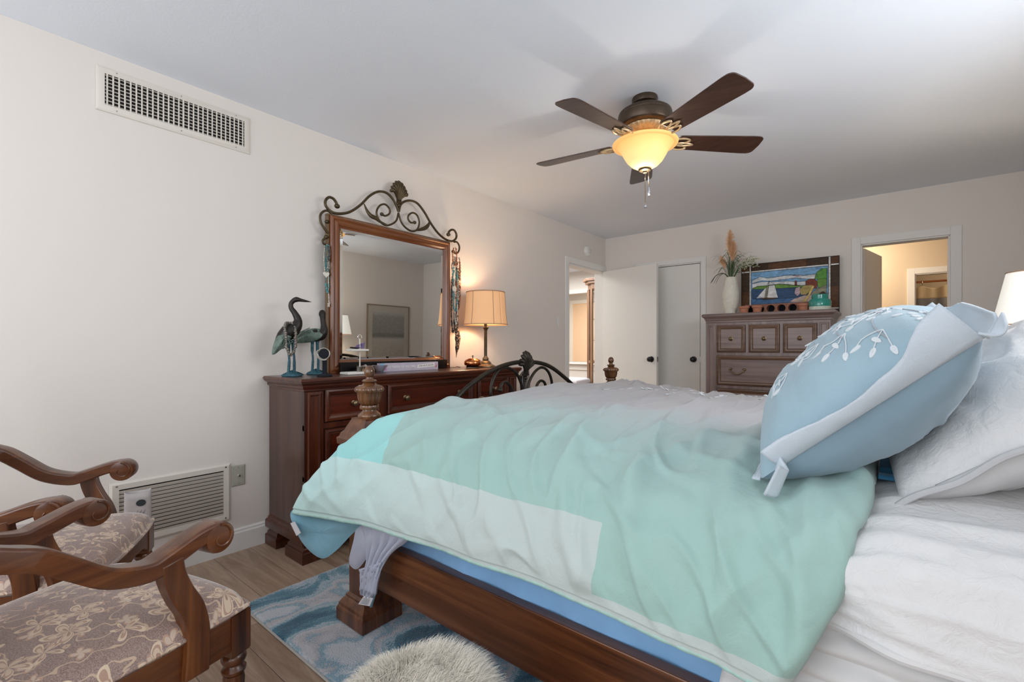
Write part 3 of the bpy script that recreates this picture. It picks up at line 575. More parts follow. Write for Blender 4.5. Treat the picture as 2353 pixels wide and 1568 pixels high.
# embroidery sprigs on the grey middle
def onc(s,v,off=.004):
    p=cshape(s,v); a=cshape(s+.004,v)-p; b=cshape(s,v+.004)-p; n=a.cross(b).normalized(); n=n if n.z>0 else -n; return p+n*off,a.normalized(),b.normalized(),n
em=MB()
def leafshape(m,p,d,n,L,w):
    d=d.normalized(); s=n.cross(d).normalized(); q=[p+d*L*.5*math.cos(k*PI/5)+s*w*.5*math.sin(k*PI/5)*(1.15-.35*math.cos(k*PI/5)) for k in range(10)]
    m.add([x+n*.0013 for x in q]+[x-n*.001 for x in q],[tuple(range(9,-1,-1))]+[(i,(i+1)%10,10+(i+1)%10,10+i) for i in range(10)])
rr=random.Random(3)
for br in range(15):
    s0=.10+.052*br+rr.uniform(-.02,.02); v0=rr.uniform(.60,.78); an=rr.uniform(0,6)
    for k in range(9):
        s=s0+.006*k*math.cos(an)+rr.uniform(-.012,.012); v=v0+.006*k*math.sin(an)+rr.uniform(-.012,.012)
        if not .02<s<.96: continue
        p,a,b,n=onc(s,v); t_=rr.uniform(0,6); leafshape(em,p,a*math.cos(t_)+b*math.sin(t_),n,.03,.013)
cpart(em,'embroidery','embroidery',smooth=0)
def puff(m,outline,c,out,th):     # closed pillow-like flap: outline ring, bulging both ways from c
    out=Vector(out).normalized(); c=Vector(c); ol=[Vector(p) for p in outline]; n=len(ol); K=6
    for sg in (1,-1):
        vs=[];fs=[]
        for k in range(K+1):
            t=k/K
            for i,p in enumerate(ol):
                q=p+(c-p)*t; h=math.sqrt(max(0,1-(1-t)**2)) ; vs.append(q+out*sg*th*h*(1+.04*math.sin(i*1.7+k*.5)))
        for k in range(K):
            for i in range(n):
                f=(k*n+i,k*n+(i+1)%n,(k+1)*n+(i+1)%n,(k+1)*n+i); fs.append(f if sg<0 else f[::-1])
        m.add(vs,fs)
m=MB(); ol=spline([onY(x,y,Y) for x,y,Y in ((668,1178,.815),(676,1212,.825),(700,1255,.85),(738,1284,.88),(770,1268,.91),(805,1232,.94),(835,1200,.95),(800,1190,.93),(740,1172,.90),(700,1158,.86))],4,True); puff(m,ol,onY(745,1222,.90),(-.3,-1,0),.022); cpart(m,'folded_corner','comforter_lining',smooth=80)
m=MB(); a=onY(676,1205,.80); 
m.add([onY(667,1203,.81),onY(677,1199,.81),onY(691,1225,.82),onY(681,1232,.82),onY(667,1203,.812)+Vector((0,.002,0)),onY(677,1199,.812)+Vector((0,.002,0)),onY(691,1225,.822)+Vector((0,.002,0)),onY(681,1232,.822)+Vector((0,.002,0))],[(0,1,2,3),(7,6,5,4),(0,4,5,1),(1,5,6,2),(2,6,7,3),(3,7,4,0)]); cpart(m,'care_tag','white_label',smooth=0)
# pale sheet hanging over the post
she=thing('bed_sheet','crumpled pale lavender sheet hanging over front bedpost and rail','sheet',(1.2,1.0,.3)); OS=Vector((1.2,1.0,.3))
def ribbon(Lp,Rp,nf,amp,name,mat,Y0=.98,seed=0,par=None):
    m=MB(); n=24; Ls=spline([onY(*p) for p in Lp],8); Rs=spline([onY(*p) for p in Rp],8)
    def g(u,v):
        a=Ls[min(int(v*(len(Ls)-1)+.5),len(Ls)-1)]; b=Rs[min(int(v*(len(Rs)-1)+.5),len(Rs)-1)]; p=a.lerp(b,u); return p+Vector((0,-abs(amp*math.sin(u*PI*nf+v*2+seed))+.004*fbm(u*5,v*5,seed),0))
    m.grid(40,32,g); o=m.build(name,mat,par or she,solid=.003,smooth=80); o.matrix_parent_inverse=Matrix.Translation(-OS); return o
ribbon([(838,1204,.955),(846,1240,.965),(846,1285,.975),(838,1325,.980),(835,1350,.983)],[(955,1210,.99),(938,1240,.995),(905,1270,1.0),(882,1305,.99),(868,1368,.985)],4.5,.012,'draped_fold','pale_sheet',seed=1)
m=MB(); ol=spline([onY(x,y,Y) for x,y,Y in ((822,1207,.95),(812,1245,.955),(802,1285,.965),(806,1302,.97),(822,1308,.975),(845,1280,.975),(862,1250,.97),(864,1225,.965),(850,1203,.96))],4,True); puff(m,ol,onY(834,1252,.96),(-.2,-1,0),.013); o=m.build('rolled_edge','pale_sheet',she,smooth=80); o.matrix_parent_inverse=Matrix.Translation(-OS)
ribbon([(826,1308,.975),(832,1340,.98),(833,1366,.985)],[(882,1290,.985),(868,1335,.985),(858,1375,.985)],3.5,.009,'hanging_tail','pale_sheet',seed=3)
m=MB(); q=[onY(*p,.975) for p in ((836,1370),(857,1376),(849,1394),(823,1389))]; m.add(q+[x+Vector((0,.002,0)) for x in q],[(0,1,2,3),(7,6,5,4),(0,4,5,1),(1,5,6,2),(2,6,7,3),(3,7,4,0)]); o=m.build('care_tag','white_label',she,smooth=0); o.matrix_parent_inverse=Matrix.Translation(-OS)
m=MB()
for k in range(5):
    a=q[0].lerp(q[3],.25+.14*k); b=q[1].lerp(q[2],.25+.14*k); m.box(0,0,0,0,0,0) if 0 else m.tube([a.lerp(b,.15)-Vector((0,.001,0)),a.lerp(b,.8)-Vector((0,.001,0))],.0007,4)
o=m.build('printed_lines','ink_grey',she); o.matrix_parent_inverse=Matrix.Translation(-OS)
# ---- white quilt at the head
QN=[(.945,.628),(.95,.69),(.975,.75),(1.06,.79),(1.2,.806),(1.5,.812),(2.1,.812),(2.7,.808),(3.0,.80),(3.17,.73),(3.22,.6),(3.23,.5)]
def qfn(u,v):
    y,z=prof([(a,b) for a,b in QN],v); x=2.59+.83*u; sag=-.025*smooth01((2.78-x)/.10)
    d=.006*fbm(x*4,v*9,3)+.006*max(0,(1-abs(noise.noise(Vector((x*4,v*14,5)))))-.75)/.25
    d+=.006*max(0,(1-abs(noise.noise(Vector((x*1.6,v*24,8)))))-.7)/.3
    if v>.25: return Vector((x,y,z+sag+d))
    k=smooth01(v/.25); return Vector((x,y-d*(1-k)-sag*1.6*(1-k),z+(d+sag)*k))
m=MB(); m.grid(120,120,qfn); qu=m.build('quilt','quilt_cotton',solid=.012,smooth=80,origin=(3,2,.6)); tag(qu,'white textured quilt covering head end of bed beside aqua comforter','quilt')
m=MB(); m.tube([qfn(i/60,0)+Vector((0,.006,-.002)) for i in range(61)],.009,8); o=m.build('bound_edge','white_sheet',qu); o.matrix_parent_inverse=Matrix.Translation(-Vector((3,2,.6)))
m=MB()
def shf(u,v): x=2.5+.93*u; z=.42+.24*v; return Vector((x,.965+.05*(1-v)*0-.017*abs(math.sin((v*5.2+u*.35+.35*fbm(u*2.4,v*2,2))*PI))+.006*fbm(u*9,v*4,6)+.05*v,z+.012*math.sin(u*7)*(1-v)))
m.grid(80,50,shf); tag(m.build('flat_sheet','white_sheet',solid=.004,smooth=80,origin=(3,1,.5)),'folded white top sheet hanging below edge of white quilt','sheet')
m=MB(); m.grid(30,8,lambda u,v:Vector((2.735+.085*u,1.30+.2*v,.824+.008*math.sin(v*20)))); tag(m.build('folded_blanket','teal_sheet',solid=.005,origin=(2.78,1.4,.83)),'sliver of folded teal blue sheet between blue sham and white pillow','blanket')
# ---- pillows
def pillow_fn(w,h,t,pin=.06,nz=.01,seed=0):
    def f(u,v,sg):
        a=2*u-1; b=2*v-1
        X=a*w/2*(1-pin*(1-b*b)**1*.0-pin*(1-abs(b)**1.5)*abs(a)**3*.6); Y=b*h/2*(1-pin*(1-abs(a)**1.5)*abs(b)**3*.6)
        th=t/2*(max(0,(1-abs(a)**2.4))**.55)*(max(0,(1-abs(b)**2.4))**.55)
        d=nz*fbm(a*2.1+seed,b*2.1,seed,2)*min(1,th/(t*.45))**1.5+nz*.9*max(0,(1-abs(noise.noise(Vector((a*1.4+b*2+seed,b*3-a,seed)))))-.75)/.25*min(1,th/(t*.45))**1.5
        return Vector((X,Y,sg*(th+d)))
    return f
def basis(c,wd,hd):
    wd,hd=Vector(wd).normalized(),Vector(hd).normalized(); n=wd.cross(hd).normalized(); hd=n.cross(wd)
    m=Matrix((wd,hd,n)).transposed().to_4x4(); m.translation=Vector(c); return m
def pillow(name,f,mats,Mx,label,cat):
    m=MB(); N=56; m.grid(N,N,lambda u,v:f(u,v,1)); m.cur=1; 
    b=MB(); 
    base_=len(m.v); vs=[f(i/N,j/N,-1) for j in range(N+1) for i in range(N+1)]; fs=[(j*(N+1)+i,(j+1)*(N+1)+i,(j+1)*(N+1)+i+1,j*(N+1)+i+1) for j in range(N) for i in range(N)]; m.add(vs,fs)
    o=m.build(name,mats,smooth=80); o.matrix_world=Mx; return tag(o,label,cat)
# blue embroidered sham : width axis runs away from the camera (+Y), height axis rises to the head
fs_=pillow_fn(.54,.445,.262,.06,.006,2)
MS=basis(SHAM_C,SHAM_W,SHAM_H)
sham=pillow('pillow_sham',fs_,['sham_blue','sham_back'],MS,'plump pale blue embroidered sham leaning on white pillow','pillow')
def flange(pts,dirs,wid,name,par,mat,wav=0.01,seed=0,solid=.004,K=8):
    m=MB(); n=len(pts)
    def g(u,v):
        i=min(int(u*(n-1)+.5),n-1); p=pts[i]; d=dirs[i]; return p+d*wid*v+Vector((0,0,1))*(wav*math.sin(u*9+seed)*v+.5*wav*fbm(u*7,v*2,seed)*v)
    m.grid(n-1,K,g); return m.build(name,mat,par,solid=solid,smooth=80,offs=0)
def bdir(M_,v): return v
top=[fs_(i/60,1,1) for i in range(61)]; near=[fs_(1,.12+.88*i/60,1) for i in range(61)]; bot=[fs_(i/60,0,1) for i in range(61)]; far=[fs_(0,i/60,1) for i in range(61)]
# local axes: +x towards camera side, +y up the pillow, +z front face
def fl(edge,base,name,wid,curl,seed,wav=.012):
    m=MB(); n=len(edge); base=Vector(base).normalized()
    def g(u,v):
        i=min(int(u*(n-1)+.5),n-1); p=edge[i]; c=curl(u); d=(base*math.cos(c)+Vector((0,0,1))*math.sin(c))
        c2=c+1.1*v*(1 if curl(u)>0 else 0); d2=(base*math.cos(c2)+Vector((0,0,1))*math.sin(c2))
        tp=1 if name!='top' and edge is not top else smooth01(u*1.8)*.9+.1; return p+(d*.5+d2*.5)*wid*v*tp*(1+.55*smooth01((u-.7)/.3) if edge is near else 1)+Vector((0,0,1))*(wav*math.sin(u*8+seed)*v+.6*wav*fbm(u*6,v*2,seed)*v)
    m.grid(n-1,8,g); return m.build(name,'sham_flange',sham,solid=.004,smooth=80,offs=0)
fl(near,(1,0,0),'flange',.060,lambda u:.42-.1*math.sin(u*3)+.45*smooth01((u-.72)/.25),1,.008); fl(top,(0,1,0),'flange',.05,lambda u:.05,2.2,.005); fl(bot,(0,-1,0),'flange',.014,lambda u:.1,.3,.006); fl(far,(-1,0,0),'flange',.055,lambda u:.1,3)
# folded lower corner tip and upper corner flap
m=MB(); p0=fs_(1,.12,1); 
m.grid(24,10,lambda u,v:p0+Vector((.062*u,.02-.035*v-.03*v*u,.006+.012*math.sin(u*7)-.03*v))); m.build('corner_fold','sham_flange',sham,solid=.005,smooth=80)
m=MB(); p1=fs_(1,1,1)
m.grid(16,12,lambda u,v:p1+Vector((.012+.030*u-.01*v,.002+.040*v-.012*u*v,.020*u+.018*v-.030*u*v-.014*math.sin(v*3)*u))); m.build('corner_fold','sham_flange',sham,solid=.004,smooth=80)
# embroidered lily sprigs on the sham front
m1=MB(); m2=MB(); re=random.Random(11)
def onf(u,v):
    p=fs_(u,v,1); a=fs_(u+.01,v,1)-p; b=fs_(u,v+.01,1)-p; n=a.cross(b).normalized(); n=n if n.z>0 else -n; return p,a.normalized(),b.normalized(),n
def sprig(u,v,ang,s):
    for k in range(3):
        an=ang+(k-1)*.55; pts=[]
        for q in range(7):
            t_=q/6; uu=u+math.cos(an)*s*t_+.012*math.sin(t_*3)*(k-1); vv=v+math.sin(an)*s*t_*1.1
            p,a,b,n=onf(min(.98,max(.02,uu)),min(.98,max(.02,vv))); pts.append(p+n*.0015)
        m1.tube(pts,.0012,5); e=pts[-1]
        p,a,b,n=onf(min(.98,max(.02,u+math.cos(an)*s)),min(.98,max(.02,v+math.sin(an)*s*1.1))); leafshape(m1,p+n*.0005,a*math.cos(an)+b*math.sin(an),n,.024,.009)
        if k==1: leafshape(m1,pts[3],a*math.cos(an+1)+b*math.sin(an+1),n,.022,.009)
for (u,v,a,s) in ((.62,.55,-1.4,.13),(.74,.68,-.9,.14),(.60,.78,-1.2,.12),(.45,.62,-1.8,.12),(.44,.50,-1.3,.09),(.82,.80,-.7,.12),(.5,.86,-.6,.1),(.3,.55,-2,.1),(.2,.7,-1,.1),(.7,.36,-1.3,.11)): sprig(u,v,a,s)
for br in range(5):
    u0,v0=.25+.12*br,.35+.13*br; pts=[]
    for q in range(12):
        t_=q/11; p,a,b,n=onf(min(.97,u0-.25+.5*t_+.03*math.sin(t_*7)),min(.97,v0+.05*math.sin(t_*5)+.10*t_)); pts.append(p+n*.0012)
    m2.tube(pts,.0014,5)
    for q in range(8):
        p,a,b,n=onf(min(.97,u0-.22+.5*q/11),min(.97,v0+.05+re.uniform(-.04,.05)+.06*q/11)); t_=re.uniform(0,6); leafshape(m1,p+n*.001,a*math.cos(t_)+b*math.sin(t_),n,.018,.008)
m1.build('embroidery','embroidery',sham,smooth=0); m2.build('embroidered_stem','embroidery_grey',sham)
def wpillow(C,Wd,Hd,w,h,t,seed,label,pipe=True,grp=None):
    f=pillow_fn(w,h,t,.06,.016,seed); Mx=basis(C,Wd,Hd); o=pillow('pillow',f,['quilt_cotton','white_sheet'],Mx,label,'pillow')
    if pipe:
        ed=[f(i/50,0,1) for i in range(50)]+[f(1,i/50,1) for i in range(50)]+[f(1-i/50,1,1) for i in range(50)]+[f(0,1-i/50,1) for i in range(50)]
        cx=sum((e for e in ed),Vector())/len(ed); m=MB(); m.tube([e*1.045+Vector((0,0,.004*math.sin(i*.5))) for i,e in enumerate(ed)],.0065,8,closed=True); m.build('rope_piping','rope_grey',o)
        m=MB(); K=len(ed)
        m.grid(K,3,lambda u,v:ed[int(u*K)%K]*(1+.045*v)+Vector((0,0,.004*math.sin(int(u*K)*.5)*v))); m.build('flange','quilt_cotton',o,solid=.006,smooth=80,offs=0)
    return o
wpillow(WP_C,(.05,-1,-.03),WP_H,WP_S[0],WP_S[1],WP_S[2],5,'quilted white pillow with rope edge behind blue sham')
wpillow((3.32,1.62,1.02),(0,-1,0),(.35,0,.94),.85,.5,.24,9,'plain white pillow at back against headboard, behind quilted pillow',False)

# ---------------------------------------------------------------- armchairs
def armchair(loc,rz,label):
    t=thing('armchair',label,'armchair',loc,rz,'matching armchairs with carved arms')
    # seat cushion
    m=MB(); wf,wb,yf,yb=.262,.225,.252,-.26
    def sx(y): return wb+(wf-wb)*(y-yb)/(yf-yb)
    def top(u,v):
        a=2*u-1; b=2*v-1; r=1.0
        A=a*(1-.035*abs(b)**6); B=b*(1-.03*abs(a)**6)
        y=yb+(yf-yb)*(B+1)/2+(.014*(1-a*a) if b>0 else 0); e=max(abs(a),abs(b)); 
        ed=(1-abs(a)**8)**.5*(1-abs(b)**8)**.5
        z=.456+.052*(1-abs(a)**9)**.5*(1-abs(b)**9)**.5+.020*(1-a*a)*(1-b*b); q=1-.0*ed
        return Vector((A*sx(y),y,z))
    m.grid(48,48,top); m.grid(48,48,lambda u,v:Vector((top(1-u,v).x,top(1-u,v).y,.450)))
    c=m.build('seat_cushion','floral_fabric',t,smooth=70)
    ed=[top(i/30,1) for i in range(31)]; l=[top(1,1-i/30) for i in range(31)]; r=[top(0,i/30) for i in range(31)]
    m=MB(); path=r+ed+l; m.tube([Vector((p.x*1.004,p.y+.001,.459)) for p in path],.0052,8); m.build('welt_piping','floral_fabric',c)
    # rails
    for s in (-1,1):
        m=MB(); m.add([(s*(sx(-.24)-.03),-.24,.365),(s*(sx(.23)-.03),.23,.365),(s*(sx(.23)-.004),.23,.365),(s*(sx(-.24)-.004),-.24,.365),(s*(sx(-.24)-.03),-.24,.452),(s*(sx(.23)-.03),.23,.452),(s*(sx(.23)-.004),.23,.452),(s*(sx(-.24)-.004),-.24,.452)],[(0,1,2,3),(7,6,5,4),(0,4,5,1),(2,6,7,3),(1,5,6,2),(3,7,4,0)] )
        m.build('side_rail','chair_wood_y',t,smooth=0,bev=.003)
    ap=[(-.225,0),(-.20,.0),(-.16,.022),(-.09,.028),(0,.016),(.09,.028),(.16,.022),(.20,0),(.225,0),(.225,.091),(-.225,.091)]
    m=MB(); m.prism(ap,(0,.222,.361),(1,0,0),(0,0,1),(0,1,0),.024); m.build('front_apron','chair_wood_x',t,smooth=0,bev=.003)
    m=MB(); m.box(-.2,-.262,.365,.2,-.236,.452); m.build('back_rail','chair_wood_x',t,smooth=0,bev=.003)
    for s in (-1,1):
        m=MB(); x=s*.232
        m.lathe([(.001,.0),(.012,0),(.014,.01),(.013,.03),(.024,.285),(.022,.296)],(x,.222,0),64,lambda a,z:1+(.06*math.cos(a*10) if .05<z<.29 else 0))
        m.lathe([(.019,.294),(.027,.302),(.028,.309),(.022,.316),(.020,.320),(.026,.326),(.029,.334),(.027,.343),(.022,.348),(.024,.352),(.001,.354)],(x,.222,0),24); m.loft(x-.026,.196,x+.026,.248,[(-.003,.348),(0,.353),(0,.452)])
        m.build('front_leg','chair_wood_z',t,smooth=35)
        m=MB(); P=[(s*.205,-.33,0),(s*.205,-.285,.15),(s*.205,-.25,.34),(s*.205,-.25,.5),(s*.208,-.275,.72),(s*.21,-.325,.98)]
        m.bar(spline(P,6),[(-.02,-.018),(.02,-.018),(.02,.018),(-.02,.018)],(1,0,0)); m.build('back_leg','chair_wood_z',t,smooth=40,bev=.004)
        # arm: S-curve ending in a scroll; support: reversed curve rising from the rail
        X=s*.2325; off=.165
        A=[(-.425,.782),(-.395,.772),(-.36,.757),(-.325,.742),(-.28,.708),(-.22,.663),(-.15,.642),(-.11,.650),(-.055,.668),(-.02,.676),(.005,.676)]
        path=spline([(X,off+y,z) for y,z in A],6); n=len(path)
        secs=[]
        for i in range(n):
            w=.024+.005*(i/(n-1)); h=.020-.003*(i/(n-1)); secs.append([(-w*.86,-h*1.05),(w*.86,-h*1.05),(w,-h*.85),(w,h*.7),(w*.88,h*1.0),(0,h*1.12),(-w*.88,h*1.0),(-w,h*.7),(-w,-h*.85)])
        m=MB(); m.bar(path,secs,(1,0,0)); arm=m.build('arm','chair_wood_y',t,smooth=28,bev=.003)
        m=MB(); sp=[]
        cx,cz,R=off+.0,.659,.036
        m.lathe([(.001,-.031),(.026,-.031),(.034,-.029),(.036,-.022),(.036,.022),(.034,.029),(.026,.031),(.001,.031)],(X,cx,cz),32,axis='x')
        for e in (-1,1):
            sp=[Vector((X+e*.0315,cx+r_*math.cos(a_),cz+r_*math.sin(a_))) for a_,r_ in [(PI*.5-q*.28,.031-.0011*q) for q in range(20)]]
            m.tube(sp,[.0036-.0001*q for q in range(20)],6)
        m.build('scroll','chair_wood_y',arm,smooth=50)
        B=[(-.108,.648),(-.102,.61),(-.085,.565),(-.063,.52),(-.052,.47),(-.052,.42),(-.055,.368)]
        m=MB(); path=spline([(X+s*.012,off+y,z) for y,z in B],5); n=len(path)
        secs=[[(-.017,-.022-.006*i/n),(.017,-.022-.006*i/n),(.017,.022+.006*i/n),(-.017,.022+.006*i/n)] for i in range(n)]
        m.bar(path,secs,(1,0,0)); m.build('arm_support','chair_wood_z',t,smooth=28,bev=.003)
    m=MB(); m.grid(20,20,lambda u,v:Vector(((2*u-1)*.185,-.255-.06*v+.022*(1-(2*u-1)**2),.54+.40*v)));m.build('backrest','floral_fabric',t,solid=.05)
    m=MB(); m.bar(spline([(-.23,-.325,.96),(-.12,-.335,1.0),(0,-.34,1.03),(.12,-.335,1.0),(.23,-.325,.96)],6),[(-.018,-.025),(.018,-.025),(.018,.025),(-.018,.025)],(0,1,0)); m.build('crest_rail','chair_wood_x',t,smooth=50,bev=.004)
    return t
armchair((1.341,.172,0),math.radians(19),'nearest carved wooden armchair with floral seat, turned towards the wall')
armchair((.700,.160,0),math.radians(-29),'carved wooden armchair with floral seat beside wall air grille, behind nearest armchair')
# ---- gift bag near the grille
b0=onX(317,1140,.20); t=thing('paper_bag','pale grey printed paper bag with round dark sticker in front of air grille','paper bag',(.20,b0.y,0),math.radians(75))
m=MB(); ht=.475
def bag(u,v):
    a=2*PI*u; sq=lambda q:(abs(q)**.5)*(1 if q>0 else -1); w=.052-.006*v; d=.036*(1-.35*v)
    return Vector((w*sq(math.cos(a)),d*sq(math.sin(a)),ht*v+(.004*math.cos(a*2)*v if v>.95 else 0)+.002))
m.grid(48,16,bag); m.build('bag_body','paper_bag',t,solid=.0015,smooth=30); m=MB(); m.box(-.05,-.034,.001,.05,.034,.004); m.build('bag_bottom','paper_bag',t)
m=MB(); m.prism([(.017*math.cos(k*PI/12),.014*math.sin(k*PI/12)) for k in range(24)],(.012,-.0262,.43),(1,0,0),(0,.02,1),(0,-1,0),.0012); m.build('sticker','sticker_dark',t)
m=MB()
for k in range(5): m.tube([(-.005+.006*k,-.030,.385-.004*k),(.002+.006*k,-.030,.40-.01*(k%2))],.0009,4)
m.build('printed_sprig','ink_grey',t)

# ---------------------------------------------------------------- dresser
DR=thing('dresser','long glossy dark red wooden dresser with carved mouldings against left wall','dresser',(.23,2.03,0))
O=Vector((.23,2.03,0)); x0,x1,y0,y1=.025-.23,.43-.23,1.165-2.03,2.895-2.03
m=MB(); m.box(x0,y0,.13,x1-.0195,y1,.90); m.build('carcass','side_wood',DR,smooth=0)
m=MB(); m.box(x1-.022,y0,.13,x1,y1,.90) if 0 else None
for a,b in ((1.165,1.27),(1.62,1.665),(2.395,2.44),(2.79,2.895)): m.box(x1-.02,a-2.03,.13,x1,b-2.03,.9)
for z0,z1 in ((.13,.18),(.415,.44),(.675,.705),(.888,.9)): m.box(x1-.02,y0,z0,x1-.0005,y1,z1)
m.build('face_frame','dresser_wood_z',DR,smooth=0,bev=.001)
m=MB(); m.loft(x0+.018,y0,x1,y1,[(0,.875),(.004,.88),(.004,.888),(.012,.896),(.014,.905),(.012,.908),(.020,.916),(.026,.922),(.026,.926),(.030,.930),(.030,.938),(.026,.944),(.022,.946)]); m.build('top','dresser_wood_y',DR,smooth=20)
m=MB(); m.loft(x0+.02,y0,x1,y1,[(.020,.098),(.022,.104),(.022,.135),(.018,.143),(.012,.148),(.010,.158),(.002,.166),(0,.168)]); m.build('base_moulding','dresser_wood_y',DR,smooth=20)
for fy0,fy1 in ((y0-.006,y0+.11),(y1-.11,y1+.006)):
    for fx0,fx1 in ((x0+.006,x0+.115),(x1-.155,x1+.006)):
        m=MB(); m.loft(fx0,fy0,fx1,fy1,[(.012,0),(.014,.004),(.014,.052),(.010,.058),(.006,.060),(.004,.072),(-.008,.086),(-.010,.098)]); m.build('foot','dresser_wood_x',DR,smooth=25)
for a,b in ((1.18,1.255),(2.805,2.88)):
    m=MB(); m.rings((x1,a-2.03,.19),(0,1,0),(0,0,1),(1,0,0),b-a,.68,[(0,0),(0,.006),(.006,.010),(.012,.010),(.016,.004),(.018,.001)]); m.build('pilaster','dresser_wood_z',DR,smooth=20)
def drawer(par,xf,ya,yb,za,zb,knobs,wood_='drawer_red_wood',fr='dresser_wood_y',kn='brass_aged',bail=False):
    m=MB(); m.rings((xf-.004,ya,za),(0,1,0),(0,0,1),(1,0,0),yb-ya,zb-za,[(0,0),(0,.012),(.004,.018),(.014,.020),(.018,.015),(.028,.012),(.036,.004),(.040,.004)],close=False); d=m.build('drawer',fr,par,smooth=20)
    m=MB(); m.rings((xf-.004,ya+.038,za+.038),(0,1,0),(0,0,1),(1,0,0),yb-ya-.076,zb-za-.076,[(0,0),(0,.0042)]); m.build('drawer_panel',wood_,d,smooth=0)
    for ky in knobs:
        m=MB(); m.lathe([(.001,0),(.014,0),(.014,.003),(.006,.006),(.006,.016),(.012,.020),(.016,.026),(.015,.032),(.008,.036),(.001,.037)],(xf,ky,(za+zb)/2),24,lambda a,z:1+(.06*math.cos(a*12) if z>.017 else 0),axis='x'); m.build('knob',kn,d,smooth=60)
rows=[(.71,.884),(.445,.67),(.185,.41)]
for za,zb in rows:
    drawer(DR,x1,1.275-2.03,1.615-2.03,za,zb,[1.445-2.03]); drawer(DR,x1,1.67-2.03,2.39-2.03,za,zb,[1.80-2.03,2.26-2.03]); drawer(DR,x1,2.445-2.03,2.785-2.03,za,zb,[2.615-2.03])
TOPZ=.9465
# ---------------------------------------------------------------- mirror
MX=.075; th=math.radians(.55)
mi=thing('dresser_mirror','framed wooden mirror with dark iron scrolled crest standing on dresser','mirror',(MX,2.0,TOPZ)); mo=Vector((MX,2.0,TOPZ)); mi.rotation_euler=(0,0,0)
ya,yb,zt=1.498-2,2.49-2,1.918-TOPZ; zb=.010
prf=[(0,-.03),(0,.016),(.006,.024),(.016,.027),(.022,.022),(.026,.020),(.040,.028),(.050,.024),(.060,.012),(.066,.010),(.070,.004)]
W_,H_=yb-ya,zt-zb
def side(A,B,prof2,mat,name):      # mitred frame stick from A to B (inner normal = left)
    pass
for nm,mat,c in (('top_rail','mirror_wood_y',0),('stile','mirror_wood_z',1),('bottom_rail','mirror_wood_y',2),('stile','mirror_wood_z',3)):
    m=MB(); C4=[lambda i:(i,H_-i),lambda i:(W_-i,H_-i),lambda i:(W_-i,i),lambda i:(i,i)]
    f1,f2=C4[c],C4[(c+1)%4]
    if nm=='stile': 
        g1,g2=f1,f2; lo=(lambda f:(lambda i:(f(i)[0],-zb if f(i)[1]<H_/2 else f(i)[1])));f1,f2=(f1,f2)
    vs=[];fs=[]
    for i,d in prf: 
        a=f1(i);b=f2(i); vs+=[(d,ya+a[0],zb+a[1]),(d,ya+b[0],zb+b[1])]
    n=len(prf)
    for i in range(n-1): fs.append((2*i,2*i+1,2*i+3,2*i+2))
    fs.append((0,2*n-2,2*n-1,1)); m.add(vs,fs)
    if nm=='stile':
        s0=ya if c==3 else yb-.066; m.box(-.028,s0,-.0,.018,s0+.066,zb+.002)
    m.build(nm,mat,mi,smooth=20)
m=MB(); m.box(-.03,ya-.012,0,.004,ya,zt); m.box(-.03,yb,0,.004,yb+.012,zt); m.box(-.03,ya-.012,zt,.004,yb+.012,zt+.012); m.build('outer_moulding','frame_gold_wood',mi,smooth=0,bev=.003)
gx=.004; lean=math.tan(th)
i=.068; hz=H_-2*i; bw=.018; w2=W_-2*i
def gp(a,b,dd): return (gx+(b/hz-.5)*hz*lean+dd,ya+i+a,zb+i+b)
m=MB(); m.add([gp(bw,bw,.0034),gp(w2-bw,bw,.0034),gp(w2-bw,hz-bw,.0034),gp(bw,hz-bw,.0034)],[(0,1,2,3)]); glass=m.build('mirror_glass','mirror_glass',mi,smooth=0)
m=MB()
for A,B,C,D in (((0,0),(bw,bw),(bw,hz-bw),(0,hz)),((w2,0),(w2,hz),(w2-bw,hz-bw),(w2-bw,bw)),((0,hz),(bw,hz-bw),(w2-bw,hz-bw),(w2,hz)),((0,0),(w2,0),(w2-bw,bw),(bw,bw))):
    inn=lambda q:.0034 if (bw-.001<q[0]<w2-bw+.001 and bw-.001<q[1]<hz-bw+.001) else .0018
    m.add([gp(*q,inn(q)) for q in (A,B,C,D)],[(0,1,2,3)])
m.build('mirror_bevel','mirror_glass',glass,smooth=0)
m=MB(); m.box(-.028,ya+.06,zb+.05,-.02,yb-.06,zt-.05); m.build('back_board','side_wood',mi,smooth=0)
CX_=MX+.0; c1=lambda l:[onX(600+a/3.137,400+b/3.137,CX_)-mo for a,b in l]
def cs(l,r,name,mat='iron_bronze',ends=(0,-1),par=None):
    p=spline(c1(l),6); m=MB(); m.tube(p,r,9)
    for e in ends: m.ball(p[e],r*1.8,9,7,(1,1.2,1))
    return m.build(name,mat,par or mi,smooth=60)
R_=.0085
cs([(548,232),(540,205),(520,178),(490,168),(465,190),(465,225),(490,260),(530,282),(590,285),(650,268),(720,220),(780,160),(840,128),(900,135),(945,175),(975,230),(990,272)],R_,'crest_scroll',ends=(0,))
cs([(992,272),(1005,225),(1035,198),(1080,193),(1130,215),(1180,280),(1220,350),(1270,420),(1320,465),(1370,485),(1400,470),(1408,440),(1395,410),(1375,402),(1355,415),(1350,437)],R_,'crest_scroll',ends=(-1,))
cs([(990,280),(975,335),(940,362),(900,370),(860,345),(835,300),(835,260),(860,225),(895,220),(925,250),(925,285),(895,302),(870,290)],R_*.8,'inner_scroll',ends=(-1,))
cs([(990,280),(1010,345),(1040,385),(1085,412),(1125,400),(1140,350),(1125,300),(1095,280),(1065,295),(1060,325),(1080,350),(1107,350)],R_*.8,'inner_scroll',ends=(-1,))
